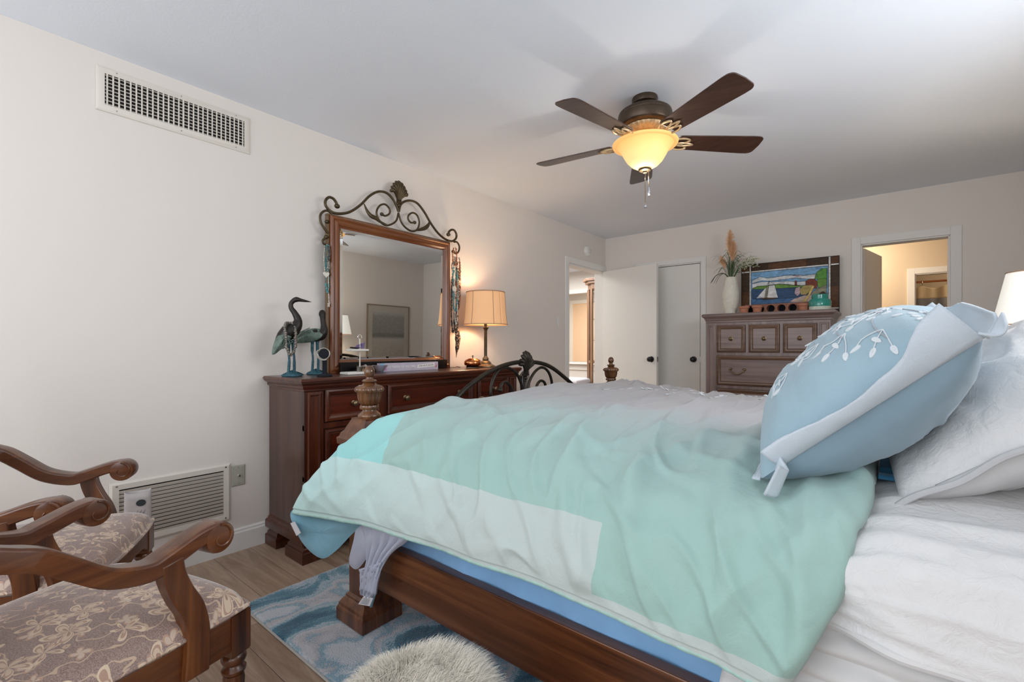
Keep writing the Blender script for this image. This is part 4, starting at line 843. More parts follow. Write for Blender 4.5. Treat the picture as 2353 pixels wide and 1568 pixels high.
cs([(475,345),(505,335),(517,305),(490,270),(455,267),(428,295),(430,345),(460,400),(495,445),(507,485),(485,510),(455,505),(445,480),(470,455)],R_*.85,'side_scroll')
cs([(1390,490),(1412,492),(1428,520),(1425,555),(1405,575),(1385,560)],R_*.85,'side_scroll',ends=(-1,))
shell(c1([(988,225)])[0],.135,.165,(0,0,1),(0,1,0),(1,0,0),'iron_bronze',mi,'shell_ornament',nr=9)
for l in ([(905,365),(860,345),(825,318),(790,300),(762,262),(742,215)],[(1110,408),(1150,400),(1185,388),(1207,365),(1215,338)]):
    p=c1(l); m=MB(); q=spline(p,5); n=len(q); m.tube(q,[.004+.011*math.sin(PI*min(1,(k/n)*1.0))**1.2 for k in range(n)],8,flat=(.5,1))
    for k in range(0): 
        e=q[int(n*(.45+.15*k))]; m.tube([e,e+Vector((.006,-.012*(1 if p[-1].y<p[0].y else -1),-.02)),e+Vector((.004,-.02*(1 if p[-1].y<p[0].y else -1),-.032))],[.007,.006,.003],6)
    m.build('acanthus_leaf','iron_bronze',mi,smooth=60)

# ---------------------------------------------------------------- things on the dresser
TZ=TOPZ
t=thing('black_board','long black lacquered board against foot of dresser mirror','board',(.125,1.98,TZ))
m=MB(); m.box(-.012,-.44,0,.012,.44,.062); m.build('front_board','black_lacquer',t,smooth=0,bev=.002); m=MB(); m.box(-.012,-.44,.062,.012,.44,.066); m.build('felt_strip','velvet_black',t,smooth=0)
t=thing('text_plaque','long lilac plaque printed with white thanksgiving words, leaning before mirror','plaque',(.19,2.02,TZ)); b=t
m=MB(); m.box(-.018,-.245,0,.018,.245,.055); m.build('plaque_block','book_lilac',t,smooth=0,bev=.001)
m=MB(); m.box(.0165,-.2455,.0,.0186,-.215,.0553); m.build('blue_edge','book_blue',t,smooth=0)
RX=Matrix(((0,0,1,0),(1,0,0,0),(0,1,0,0),(0,0,0,1)))
letters('GIVE THANKS TO THE LORD',.0185,None,'page_white',t,Matrix.Translation((.0192,-.083,.029))@RX,bold=.0004)
m=MB(); m.prism([(-.005,-.013),(.15,-.005),(.155,.020),(0,.011)],(.0187,.058,.028),(0,1,0),(0,0,1),(1,0,0),.0008); m.build('banner','page_white',t,smooth=0)
letters('FOR HE IS GOOD',.017,None,'ink_grey',t,Matrix.Translation((.0199,.134,.0315))@Matrix.Rotation(.05,4,'X')@RX)
m=MB()
for y,z,r in ((-.205,.016,.006),(-.195,.025,.005),(-.21,.03,.004),(-.2,.012,.004)): m.lathe([(.001,0),(r,0),(r,.0008),(.001,.0008)],(.0187,y,z),10,axis='x')
m.build('pink_flowers','pink_print',t)
m=MB()
for y,z,r in ((.225,.022,.006),(.232,.032,.004),(.218,.042,.003)): m.lathe([(.001,0),(r,0),(r,.0008),(.001,.0008)],(.0187,y,z),10,axis='x')
m.build('red_flowers','red_print',t)
# table lamp
t=thing('table_lamp','lit table lamp with linen drum shade and dark turned base on dresser','table lamp',(.235,2.742,TZ))
m=MB(); m.lathe([(.001,0),(.078,0),(.080,.006),(.078,.012),(.060,.020),(.048,.026),(.046,.034),(.036,.046),(.030,.050),(.022,.054),(.026,.064),(.024,.072),(.014,.084),(.0125,.09),(.001,.09)],n=40); m.build('lamp_base','brass_aged',t)
m=MB(); m.lathe([(.001,.088),(.0125,.088),(.0125,.290),(.016,.300),(.024,.312),(.026,.318),(.014,.322),(.001,.322)],n=24,mod=lambda a,z:1+(.05*math.cos(a*8) if .1<z<.29 else 0)); m.build('pole','iron_bronze',t)
m=MB(); m.lathe([(.001,.32),(.012,.32),(.012,.352),(.001,.352)],n=16); m.build('lamp_socket','iron_dark',t)
def shade_mesh(rt,rb,z0,z1,bell=0,n=64,ny=14):
    m=MB(); m.grid(n,ny,lambda u,v:Vector(((rb+(rt-rb)*(v**(1-bell) if v>0 else 0))*math.cos(2*PI*u),(rb+(rt-rb)*(v**(1-bell) if v>0 else 0))*math.sin(2*PI*u),z0+(z1-z0)*v))); return m
sh=shade_mesh(.152,.176,.338,.598,.45).build('lamp_shade','linen_shade',t,solid=.002,smooth=60)
for (r,z) in ((.1535,.597),(.177,.339)): m=MB(); m.tube([(r*math.cos(a),r*math.sin(a),z) for a in [k*PI/24 for k in range(48)]],.0035,6,closed=True); m.build('shade_rim','shade_trim',sh)
for k in range(6):
    m=MB(); a=k*PI/3-.45; m.tube([((.1775-.0245*(v/10)**.55)*math.cos(a),(.1775-.0245*(v/10)**.55)*math.sin(a),.338+.026*v) for v in range(11)],.0022,5); m.build('shade_seam','shade_trim',sh)
m=MB(); m.ball((0,0,.42),.028,12,8,(1,1,1.3)); m.build('bulb','bulb_glow',t)
light('table_lamp_light','POINT',(.235,2.742,TZ+.46),7.5,(1,.78,.52),shadow_soft_size=.04)
# copper bell
t=thing('copper_bell','squat polished copper bell with small cross-shaped top beside lamp','bell',(.255,2.575,TZ))
m=MB(); m.lathe([(.001,.004),(.050,.004),(.052,.012),(.045,.018),(.001,.018)],n=32); m.build('bell_base','black_lacquer',t)
m=MB(); m.lathe([(.045,.016),(.062,.022),(.067,.034),(.066,.050),(.056,.062),(.040,.068),(.038,.072),(.018,.074),(.001,.075)],n=40); m.build('bell_body','copper',t,smooth=60)
m=MB(); m.tube([(0,0,.074),(0,0,.088)],.004,8); m.tube([(0,-.010,.090),(0,.010,.090)],.003,8); m.ball((0,0,.094),.004); m.build('bell_plunger','brass_aged',t)
m=MB()
for k in range(6): a=k*PI/3; m.ball((.048*math.cos(a),.048*math.sin(a),.004),.004)
m.build('foot','brass_aged',t)
# herons
def heron(loc,rz,label,pose):
    t=thing('heron_statue',label,'statue',loc,rz)
    m=MB(); K=24
    m.grid(28,10,lambda u,v:Vector(((.052*(1-v**2)+.0)*math.cos(2*PI*u)*(1+.16*math.sin(5*2*PI*u+v*3)),.036*(1-v**2)*math.sin(2*PI*u)*(1+.14*math.sin(4*2*PI*u)),.004+.026*v*(1+.2*math.sin(u*30))))); m.lathe([(.05,0),(.052,.004)],n=28); m.build('rock_base','verdigris_blue',t)
    m=MB()
    for s in (-1,1):
        m.tube(spline([(-.004+s*.014,s*.010,.02),(-.002+s*.012,s*.010,.09),(-.006+s*.012,s*.010,.14),(-.006+s*.010,s*.012,.20)],4),[.0075]*4+[.006]*4+[.009]*4+[.014],8)
    l=m.build('leg','verdigris_blue',t,smooth=60)
    z=.02
    if pose=='tall':
        body=[(-.075,0,.15),(-.066,0,.185),(-.045,0,.215),(-.02,0,.24),(.006,0,.262),(.024,0,.285),(.028,0,.315),(.012,0,.35),(-.004,0,.375),(-.006,0,.398),(.006,0,.416),(.022,0,.424),(.04,0,.422),(.07,0,.417),(.098,0,.413)]
        rad=[.010,.022,.036,.044,.040,.029,.020,.0155,.013,.012,.0125,.015,.010,.006,.001]
        wing=[(-.096,.12),(-.086,.19),(-.056,.24),(-.02,.264),(.012,.248),(.002,.215),(-.03,.19),(-.056,.15)]
    else:
        body=[(-.10,0,.20),(-.07,0,.215),(-.035,0,.228),(0,0,.232),(.028,0,.235),(.045,0,.258),(.044,0,.29),(.040,0,.32),(.038,0,.345),(.036,0,.36),(.04,.0,.35),(.045,0,.325),(.046,0,.30),(.046,0,.285)]
        rad=[.006,.026,.038,.040,.034,.024,.016,.0145,.017,.019,.012,.007,.004,.001]
        wing=[(-.130,.186),(-.10,.217),(-.06,.252),(-.01,.272),(.032,.262),(.048,.236),(.02,.204),(-.05,.188)]
    m=MB(); sp=spline(body,4); rr_=[]
    for i in range(len(body)-1):
        for k in range(4): rr_.append(rad[i]+(rad[i+1]-rad[i])*k/4)
    rr_.append(rad[-1]); m.tube(sp,rr_,14); m.ball((.036,0,.356),.020,12,8,(1,.85,1.25)) if pose!='tall' else None; m.build('body','bronze_black',t,smooth=60)
    for s in (-1,1):
        m=MB(); c=sum((Vector((a,0,b)) for a,b in wing),Vector())/len(wing); R=.031
        ol=spline([Vector((a,s*(.022+.012*math.cos(i)),b)) for i,(a,b) in enumerate(wing)],4,True); puff_(m,ol,c+Vector((0,s*.047,0)),(0,s,0),.009)
        for k in range(5): m.tube([Vector((wing[0][0]+.01+.012*k,s*.036,wing[0][1]+.02+.004*k)),Vector((wing[0][0]+.045+.014*k,s*.050,wing[0][1]+.055+.004*k)),Vector((wing[3][0]-.01,s*.045,wing[3][1]-.012*k))],.003,5)
        m.build('wing','verdigris',t,smooth=60)
    return t
puff_=puff
heron((.20,1.212,TZ),math.radians(62),'tall dark heron statue with outstretched beak wearing stone necklace, on dresser','tall')
heron((.13,1.385,TZ),math.radians(45),'shorter heron statue with folded neck behind black bracelet stand','low')
def beads(name,pts,r,mat,label,cat,grp=None,step=1.7,jit=.0,seed=1,n=6,pend=None,elong=1):
    rg=random.Random(seed); P=[Vector(p) for p in pts]; o=P[0].copy(); m=MB(); acc=0; last=P[0]
    for a,b in zip(P,P[1:]):
        L=(b-a).length; d=0
        while acc+ (L-d) >= r*step:
            d+=r*step-acc; acc=0; q=a.lerp(b,d/L); k=rg.uniform(1-jit,1+jit); m.ball(q+Vector([rg.uniform(-1,1)*jit*r for _ in range(3)]),r*k,n,4,(1,1,elong))
        acc+=L-d
    e=m.build(name,mat,smooth=60,origin=o); tag(e,label,cat,grp)
    if pend:
        m=MB(); pend(m); c=m.build('pendant',pend_m[0],e,smooth=60); c.matrix_parent_inverse=Matrix.Translation(-o)
    return e
pend_m=['silver_bead']
h=lambda x,y,X:onX(x,y,X)
beads('stone_necklace',spline([h(654,752,.245),h(657,775,.25),h(659,800,.25),h(668,817,.25),h(677,800,.245),h(679,775,.245),h(677,752,.235),h(668,742,.21),h(657,744,.22),h(654,752,.245)],8),.0072,'grey_bead','strung grey stone necklace hung around neck of tall heron statue','necklace',jit=.35,step=.85,seed=4)
# bracelet stand
t=thing('bracelet_stand','black velvet bracelet stand in front of heron statues','jewellery stand',(.34,1.325,TZ),math.radians(-35))
m=MB(); m.lathe([(.001,0),(.040,0),(.042,.004),(.036,.012),(.012,.015),(.001,.016)],n=28,mod=lambda a,z:1); m.build('stand_base','velvet_black',t)
m=MB(); m.box(-.011,-.011,.012,.011,.011,.105); m.build('stand_post','velvet_black',t,bev=.003)
m=MB(); m.lathe([(.001,-.05),(.024,-.05),(.026,-.045),(.026,.045),(.024,.05),(.001,.05)],(0,0,.125),28,axis='x'); m.build('roll_bar','velvet_black',t)
a_=math.radians(-35); rc=Vector((.34,1.325,TZ+.125)); ax=Vector((math.cos(a_),math.sin(a_),0)); sd=Vector((-math.sin(a_),math.cos(a_),0))
br=MB(); br.tube([rc+ax*.048+sd*.0305*math.cos(k*PI/18)+Vector((0,0,.0305*math.sin(k*PI/18))) for k in range(36)],.003,6,closed=True); o_=rc+ax*.048
e=br.build('bracelet','silver_bead',origin=o_); tag(e,'silver bead bracelet around black velvet stand roll','bracelet'); m=MB()
for k in range(14): m.ball(o_+ax*.003+sd*.034*math.cos(2.6+k*.19)+Vector((0,0,.034*math.sin(2.6+k*.19))),.0042)
c=m.build('bead','silver_bead',e); c.matrix_parent_inverse=Matrix.Translation(-o_)
# white two-tier stand
t=thing('jewelry_stand','white two-tier jewellery stand with ring handle on dresser','jewellery stand',(.30,1.553,TZ))
m=MB(); m.loft(-.04,-.085,.04,.085,[(0,0),(.004,.003),(.004,.013),(.002,.015),(-.002,.016)]); m.build('base_tray','white_plastic',t,bev=.002)
m=MB(); m.tube([(0,.015,.012),(0,.015,.208)],.004,8); m.build('pole','pearl',t)
m=MB(); m.loft(-.03,-.055,.03,.055,[(0,.138),(.002,.140),(.002,.148),(0,.149)]); m.build('shelf_tray','white_plastic',t,bev=.001)
m=MB(); m.tube([(0,.015+.013*math.cos(k*PI/10),.221+.013*math.sin(k*PI/10)) for k in range(20)],.0022,6,closed=True); m.build('ring_handle','chrome',t)
m=MB(); z0=TZ+.150
for k in range(9): m.tube([Vector((.30+.01*math.sin(k),1.535+.006*k,z0+.004)),Vector((.30,1.55+.006*k,z0+.022+.002*k)),Vector((.30+.006*math.cos(k*2),1.565+.004*k,z0+.006+.004*(k%3)))],.0035,6)
plain('purple_enamel',(112,98,140),.3,.2,20,120)
tag(m.build('hair_clip','purple_enamel',origin=(.30,1.56,z0)),'small purple patterned hair clip on upper tray of white stand','hair clip')
m=MB(); m.tube([Vector((.31+.012*math.cos(k*PI/8),1.525+.022*math.cos(k*PI/8+1),z0+.006+.0035*math.sin(k*PI/8))) for k in range(16)],.003,6,closed=True); tag(m.build('bangle','black_lacquer',origin=(.31,1.525,z0)),'black and white bangle lying on upper tray of white stand','bangle')
for i,(y,mt,lb) in enumerate(((1.545,'grey_bead','grey ring holder at foot of white jewellery stand'),(1.575,'brass_aged','small brass trinket at foot of white jewellery stand'))):
    m=MB(); m.lathe([(.001,0),(.012,0),(.011,.022),(.013,.026),(.010,.028),(.001,.024)],(0,0,0),14); o=tag(m.build('trinket',mt),lb,'trinket'); o.location=(.325,y,TZ+.0165)
# crystal dishes
def dish(loc,s,label,seed):
    m=MB(); m.lathe([(.001,.002),(.030,.002),(.034,.006),(.050,.020),(.066,.044),(.062,.045),(.046,.024),(.030,.010),(.001,.009)],n=40,mod=lambda a,z:s*(1+(.10*math.sin(a*8) if z>.03 else .03*math.sin(a*8)))); o=tag(m.build('crystal_dish','crystal',smooth=35),label,'glass dish'); o.location=loc; return o
dish((.225,1.655,TZ),.72,'cut-glass dish full of grey trinkets beside white stand',1); dish((.215,1.765,TZ),.70,'empty scalloped cut-glass dish between bed finial and lilac plaque',2)
rg=random.Random(5)
for k in range(9):
    m=MB(); m.ball((0,0,0),.009+.003*rg.random(),8,5,(1,1.3,.8)); o=tag(m.build('pebble',['cream_stone','grey_bead','silver_bead'][k%3]),'small mottled pebble heaped in cut-glass dish beside white stand','pebble','pebbles in the cut-glass dish'); o.location=(.225+.014*math.cos(k*2.3),1.655+.016*math.sin(k*2.3),TZ+.019+.0028*k); o.rotation_euler=(k,k*.7,0)
m=MB(); m.tube(spline([(.09,2.47,TZ+.003),(.13,2.51,TZ+.003),(.16,2.50,TZ+.012),(.17,2.525,TZ+.004),(.10,2.55,TZ+.003)],5),.0016,6); tag(m.build('cable','black_plastic',origin=(.1,2.5,TZ)),'thin black cable curling between mirror foot and copper bell','cable')
# necklaces hanging on the mirror scrolls
def hang(px,yt,yb,wpx,X,r,mat,label,seed,jit=.2,step=1.5,grp='necklaces hanging on the mirror',n=6):
    rg=random.Random(seed); a=px-wpx/2; b=px+wpx/2; P=[]
    for k in range(7): v=k/6; P.append(onX(a+wpx*.5*(1-math.sin(PI*min(1,v*.6+.2)))+rg.uniform(-.6,.6),yt+(yb-yt)*v*.93,X+rg.uniform(-.004,.004)))
    P.append(onX(px,yb,X+.003))
    for k in range(6,-1,-1): v=k/6; P.append(onX(b-wpx*.5*(1-math.sin(PI*min(1,v*.6+.2)))+rg.uniform(-.6,.6),yt+(yb-yt)*v*.93,X-.006+rg.uniform(-.004,.004)))
    return beads('necklace',spline(P,4),r*1.35,mat,label,'necklace',grp and None,step,jit,seed,n)
hang(749,562,628,9,.100,.0036,'silver_bead','silver chain necklace on left mirror scroll, ending above heart charm',1)
hang(752,563,672,7,.092,.0040,'turquoise','long turquoise chip necklace hanging on left mirror scroll',2,.4)
hang(754,565,600,8,.104,.0030,'grey_bead','short grey chain necklace on left mirror scroll',3)
hang(757,600,702,4,.088,.0022,'pearl','thin pale chain ending in clear tag beside left mirror stile',6)
def charm(x,y,X,r,mat,label,kind='disc',cat='charm'):
    p=onX(x,y,X); m=MB()
    if kind=='disc': m.lathe([(.001,0),(r,0),(r,.003),(r*.6,.005),(r*.5,.004),(.001,.005)],p,20,axis='x')
    elif kind=='heart': m.prism([(r*(16*math.sin(a)**3)/16,r*(13*math.cos(a)-5*math.cos(2*a)-2*math.cos(3*a)-math.cos(4*a))/16) for a in [k*PI/14 for k in range(28)]],p,(0,1,0),(0,0,1),(1,0,0),.005)
    else: m.loft(p.x-.001,p.y-r*.5,p.x+.003,p.y+r*.5,[(0,p.z-r),(0,p.z+r)])
    return tag(m.build('charm',mat,origin=p),label,cat)
charm(749,631,.112,.019,'pearl','pale heart charm hanging with left mirror necklaces','heart'); charm(755,701,.095,.012,'chrome','small clear tag hanging low at left side of mirror','tag'); 
charm(1044,664,.112,.022,'pearl','round white disc pendant among right mirror necklaces')
XR=.100
hang(1045,568,610,9,XR+.006,.0040,'amber_bead','short amber bead necklace at top of right mirror scroll',11,.35)
hang(1043,590,660,8,XR,.0034,'grey_bead','grey bead necklace in right mirror bundle',12,.4)
hang(1052,592,668,11,XR-.008,.0042,'silver_bead','silver link necklace in right mirror bundle',13,.35)
hang(1046,600,715,10,XR+.004,.0048,'turquoise','chunky turquoise necklace below white disc pendant',14,.4)
hang(1053,600,712,8,XR-.004,.0044,'amber_bead','brown bead necklace hanging right of white disc pendant',15,.4)
hang(1041,640,765,7,XR,.0042,'black_bead','long black bead necklace in right mirror bundle',16,.3)
hang(1048,610,745,8,XR+.006,.0034,'pearl','long pearl strand in right mirror bundle',17,.2)
m=MB(); sp=spline([onX(x,y,XR-.004) for x,y in ((1044,600),(1052,625),(1055,670),(1050,720),(1049,750),(1052,780),(1048,822))],6); n=len(sp)
m.tube(sp,[(.010+.006*math.sin(i*.9)**2+.012*math.exp(-((i/n-.78)/.12)**2))*(1 if i<n-4 else (n-1-i)/4+.15) for i in range(n)],9,flat=(.7,1)); 
t=NT('scarf_print'); f=t.noise(t.co(),42,3,.6,1.5); t.set(Base_Color=t.ramp(f,[(.35,(30,26,26)),(.48,(44,38,36)),(.52,(150,112,84)),(.62,(190,170,150))]),Roughness=.8)
tag(m.build('scarf','scarf_print',origin=sp[0]),'narrow dark patterned scarf hanging at right side of mirror','scarf')
# black chair beyond the dresser
t=thing('vanity_chair','black chair with rounded shiny back beyond right end of dresser','chair',(.42,3.28,0),math.radians(-60))
m=MB(); m.grid(24,24,lambda u,v:Vector(((2*u-1)*.17*(1-.25*max(0,v-.5)**2*4*.5),-.16-.03*v+.03*(1-(2*u-1)**2),.50+.42*v*(1-.12*(2*u-1)**2*v)))); m.build('backrest','black_lacquer',t,solid=.03,smooth=60)
m=MB(); m.loft(-.19,-.17,.19,.2,[(-.02,.42),(0,.43),(0,.47),(-.03,.49)]); m.build('seat','velvet_black',t,smooth=40,bev=.008)
for x in (-.16,.16):
    for y in (-.14,.17): m=MB(); m.tube([(x*1.1,y*1.1,0),(x,y,.43)],[.012,.016],10); m.build('leg','black_lacquer',t)
    m=MB(); m.tube([(x*.8,-.15,.45),(x*.85,-.175,.55)],.012,8); m.build('back_stile','black_lacquer',t)

# ---------------------------------------------------------------- chest of drawers
CHX=(1.36,2.352); CY_=4.66; t=thing('chest_of_drawers','tall grey-brown chest of drawers with brass pulls against far wall','chest of drawers',(1.856,4.91,0)); ch=t
X0,X1=-.496,.496; Y0,Y1=-.25,.255
m=MB(); m.box(X0,Y0+.006,.1,X1,Y1,1.36); m.build('carcass','chest_wood_z',t,smooth=0)
m=MB(); m.loft(X0,Y0,X1,Y1-.035,[(0,1.335),(.005,1.34),(.005,1.352),(.012,1.362),(.014,1.372),(.022,1.384),(.034,1.394),(.036,1.402),(.036,1.412),(.030,1.418),(.024,1.421)]); m.build('top','chest_wood_x',t,smooth=20)
m=MB()
for a,b in ((X0,X0+.092),(X1-.092,X1)): m.box(a,Y0-.001,.1,b,Y0+.012,1.335)
for z0,z1 in ((.1,.16),(.42,.45),(.72,.745),(1.028,1.054),(1.312,1.337)): m.box(X0,Y0,z0,X1,Y0+.012,z1)
for a in (-.150,.125): m.box(a,Y0-.0005,1.05,a+.025,Y0+.012,1.32)
m.build('face_frame','chest_wood_z',t,smooth=0,bev=.001)
m=MB(); m.loft(X0,Y0,X1,Y1-.02,[(.015,0),(.015,.08),(.006,.1),(0,.105)]); m.build('plinth','chest_wood_x',t,smooth=20)
for a in (X0+.014,X1-.078):
    m=MB(); m.rings((a,Y0-.001,.17),(1,0,0),(0,0,1),(0,-1,0),.064,1.145,[(0,0),(0,.006),(.006,.009),(.012,.009),(.016,.003)]); m.build('pilaster','chest_wood_z',t,smooth=20)
MATS['chest_edge']=wood('chest_edge',(70,46,32),(108,76,54),(146,110,82),'x',.4)
def cdrawer(xa,xb,za,zb,kn,bails):
    m=MB(); m.rings((xa,Y0+.002,za),(1,0,0),(0,0,1),(0,-1,0),xb-xa,zb-za,[(0,0),(0,.010),(.004,.014),(.012,.016),(.016,.012),(.026,.010),(.034,.004),(.038,.004)],close=False); d=m.build('drawer','chest_edge',t,smooth=20)
    m=MB(); m.rings((xa+.036,Y0+.002,za+.036),(1,0,0),(0,0,1),(0,-1,0),xb-xa-.072,zb-za-.072,[(0,0),(0,.0042)]); m.build('drawer_panel','chest_wood_x',d,smooth=0)
    zc=(za+zb)/2
    for k in kn:
        m=MB(); m.lathe([(.001,0),(.020,0),(.021,.003),(.013,.006),(.007,.009),(.007,.016),(.012,.020),(.014,.026),(.010,.031),(.001,.032)],(0,0,0),22,axis='y'); 
        m.v=[Vector((v.x+k,-v.y+Y0,v.z+zc)) for v in m.v]; m.f=[f[::-1] for f in m.f]; m.build('knob','brass_aged',d,smooth=60)
    for k in bails:
        m=MB()
        for s in (-1,1):
            m.ball((k+s*.062,Y0-.016,zc+.012),.011,10,7); m.ball((k+s*.062,Y0-.004,zc+.012),.014,10,7,(1,.4,1)); m.ball((k+s*.050,Y0-.018,zc+.018),.007,8,6)
        p=spline([(k-.062,Y0-.020,zc+.006),(k-.05,Y0-.026,zc-.010),(k-.034,Y0-.028,zc-.016),(k-.026,Y0-.028,zc-.026),(k,Y0-.030,zc-.030),(k+.026,Y0-.028,zc-.026),(k+.034,Y0-.028,zc-.016),(k+.05,Y0-.026,zc-.010),(k+.062,Y0-.020,zc+.006)],5)
        m.tube(p,[.0042+.002*(1-abs(i/(len(p)-1)*2-1))+.0008*math.sin(i*1.3) for i in range(len(p))],8); m.build('bail_pull','brass_aged',d,smooth=60)
for xa,xb in ((-.400,-.154),(-.123,.123),(.152,.400)): cdrawer(xa,xb,1.058,1.308,[(xa+xb)/2],[])
for za,zb in ((.75,1.024),(.455,.716),(.165,.416)): cdrawer(-.400,.400,za,zb,[],[-.22,.22])
ZT=1.4215
# vase and flowers
t=thing('vase','tall cream vase with raised petal texture at left end of chest','vase',(1.515,4.90,ZT))
m=MB(); 
def vf(u,v):
    a=2*PI*u; r=[.040,.043,.052,.060,.063,.063,.060,.054,.047,.043][min(9,int(v*9.99))]; q=v*9; i=min(8,int(q)); R=[.040,.045,.053,.060,.063,.063,.060,.054,.047,.043]; r=R[i]+(R[i+1]-R[i])*(q-i)
    cell=noise.noise(Vector((math.cos(a)*6.2,math.sin(a)*6.2,v*26))); r+=.0045*abs(cell)*2; r*=1.16; return Vector((r*math.cos(a),r*math.sin(a),.37*v))
m.grid(64,60,vf); m.lathe([(.001,0),(.046,0)],n=32); m.build('vase_body','cream_stone',t,smooth=70,solid=.003)
def bouquet(name,label,cat,fn): 
    t=thing(name,label,cat,(1.515,4.90,ZT+.355)); fn(t); return t
rb=random.Random(21)
def grass(t):
    m=MB()
    for k in range(34):
        a=rb.uniform(0,2*PI); s=rb.uniform(.03,.16); h_=rb.uniform(.10,.30)*(1.1-s*2.5); d=Vector((math.cos(a),math.sin(a)*.7,0)); m.tube(spline([d*.012,d*s*.35+Vector((0,0,h_*.7)),d*s*.8+Vector((0,0,h_)),d*s*1.35+Vector((0,0,h_-s*.45))],4),[.004]*8+[.003]*3+[.0015,.0006],5,flat=(1,.35))
    m.build('grass_blades','leaf_green',t); m=MB()
    for k in range(12):
        a=rb.choice([2.6,3.4,3.0,.2,.5])+rb.uniform(-.3,.3); d=Vector((math.cos(a),math.sin(a)*.6,0)); m.tube(spline([d*.01,d*.07+Vector((0,0,.06)),d*.14+Vector((0,0,.04)),d*.19+Vector((0,0,-.03))],4),[.0045]*8+[.003]*4+[.0008],5,flat=(1,.3))
    m.build('arching_leaf','leaf_dark',t)
bouquet('ornamental_grass','green and dark grass blades arching out of cream vase','foliage',grass)
def plume(t):
    for (dx,h0,h1,w) in ((-.005,.22,.455,.054),(.03,.16,.34,.050),(-.09,.10,.20,.036)):
        m=MB(); m.tube([(0,0,-.1),(dx*.5,0,h0*.6),(dx,0,h1)],.002,5); m.build('stem','leaf_green',t); m=MB()
        for k in range(900):
            v=rb.random(); a=rb.uniform(0,2*PI); r=w*math.sin(PI*min(1,v*.9+.08))**.7; p=Vector((dx*(.6+.4*v),0,h0+(h1-h0)*v)); d=Vector((math.cos(a),math.sin(a),0)); e=p+d*r*rb.uniform(.5,1.1)+Vector((0,0,rb.uniform(.02,.045))); q=p.lerp(e,.5)+Vector((0,0,.006)); m.tube([p,q,e],[.0009,.0009,.0003],3,cap=False)
        m.build('plume_head','pampas',t)
bouquet('pampas_plumes','peach feathery pampas plumes standing in cream vase','dried flowers',plume)
def white(t):
    m=MB(); m2=MB(); m3=MB()
    for k in range(13):
        a=rb.uniform(-.35,.5) if k<10 else rb.uniform(-1.2,1.2); L=rb.uniform(.14,.29); h_=rb.uniform(.10,.19); d=Vector((math.cos(a),math.sin(a)*.7-.15,0)); sp=spline([(0,0,-.05),d*L*.4+Vector((0,0,h_*.75)),d*L*.8+Vector((0,0,h_)),d*L+Vector((0,0,h_*1.02))],5); m.tube(sp,.0013,5)
        for q in range(26):
            i=rb.randint(5,len(sp)-1); p=sp[i]+Vector((rb.uniform(-.012,.012),rb.uniform(-.012,.012),rb.uniform(-.012,.014))); m2.ball(p,.0042,5,3)
        for q in range(8):
            i=rb.randint(3,len(sp)-1); p=sp[i]; e=p+Vector((rb.uniform(-.02,.03),rb.uniform(-.02,.02),rb.uniform(-.02,.02))); m3.tube([p,p.lerp(e,.5),e],[.001,.003,.0005],4,flat=(1,.4))
    m.build('branch','leaf_green',t); m2.build('blossoms','blossom',t); m3.build('leaves','leaf_green',t)
bouquet('white_flowers','sprays of tiny white blossoms leaning right out of cream vase','flowers',white)
def wisps(t):
    m=MB()
    for k in range(22):
        a=rb.choice([rb.uniform(-.5,.6),rb.uniform(2.6,3.6)]); L=rb.uniform(.1,.19); d=Vector((math.cos(a),math.sin(a)*.6,0)); h_=rb.uniform(.15,.27); m.tube(spline([(0,0,-.02),d*L*.3+Vector((0,0,h_*.7)),d*L*.8+Vector((0,0,h_)),d*L*1.1+Vector((0,0,h_+rb.uniform(-.04,.03)))],4),.0007,4)
    m.build('fine_stems','leaf_grey',t)
bouquet('dried_wisps','fine grey dried wisps spraying above cream vase','dried flowers',wisps)
# stained glass panel : flat leaded glass in its own plane, leaning on the wall
SGY=5.10; sg=thing('stained_glass_panel','leaded stained-glass panel of sailboat and rocky shore above chest','stained glass',(1.972,SGY,ZT)); so=Vector((1.972,SGY,ZT))
S=lambda x,y:(lambda p:(p.x-so.x,p.z-so.z))(onY(1620+x/4.126,520+y/4.126,SGY))
def piece(pl,mat,name='glass_piece',lead=True,th_=.004,raw=False,dz=0):
    P=pl if raw else [S(*q) for q in pl]; m=MB(); m.prism(P,(0,-.0-dz,0),(1,0,0),(0,0,1),(0,-1,0),th_); o=m.build(name,mat,sg,smooth=0); return P
LEAD=MB()
def came(pl,r=.0022,closed=False,raw=False,yo=-.0045):
    P=[Vector((a,yo,b)) for a,b in (pl if raw else [S(*q) for q in pl])]; LEAD.tube(P,r,5,closed=closed)
BL,BR=S(350,800),S(1276,802); TLx,TRx=-.401,.402; Z0,Z1=0.0,.505
gx0,gx1,gz0,gz1=S(438,600)[0],S(1170,500)[0],.030,.425
def gx_(x): return S(x,560)[0]
def rc(x0,z0,x1,z1,mat,nm='glass_piece'): piece([(x0,z0),(x1,z0),(x1,z1),(x0,z1)],mat,nm,raw=True); came([(x0,z0),(x1,z0),(x1,z1),(x0,z1)],closed=True,raw=True)
bw_=.018; hx0,hx1=gx0-bw_,gx1+0
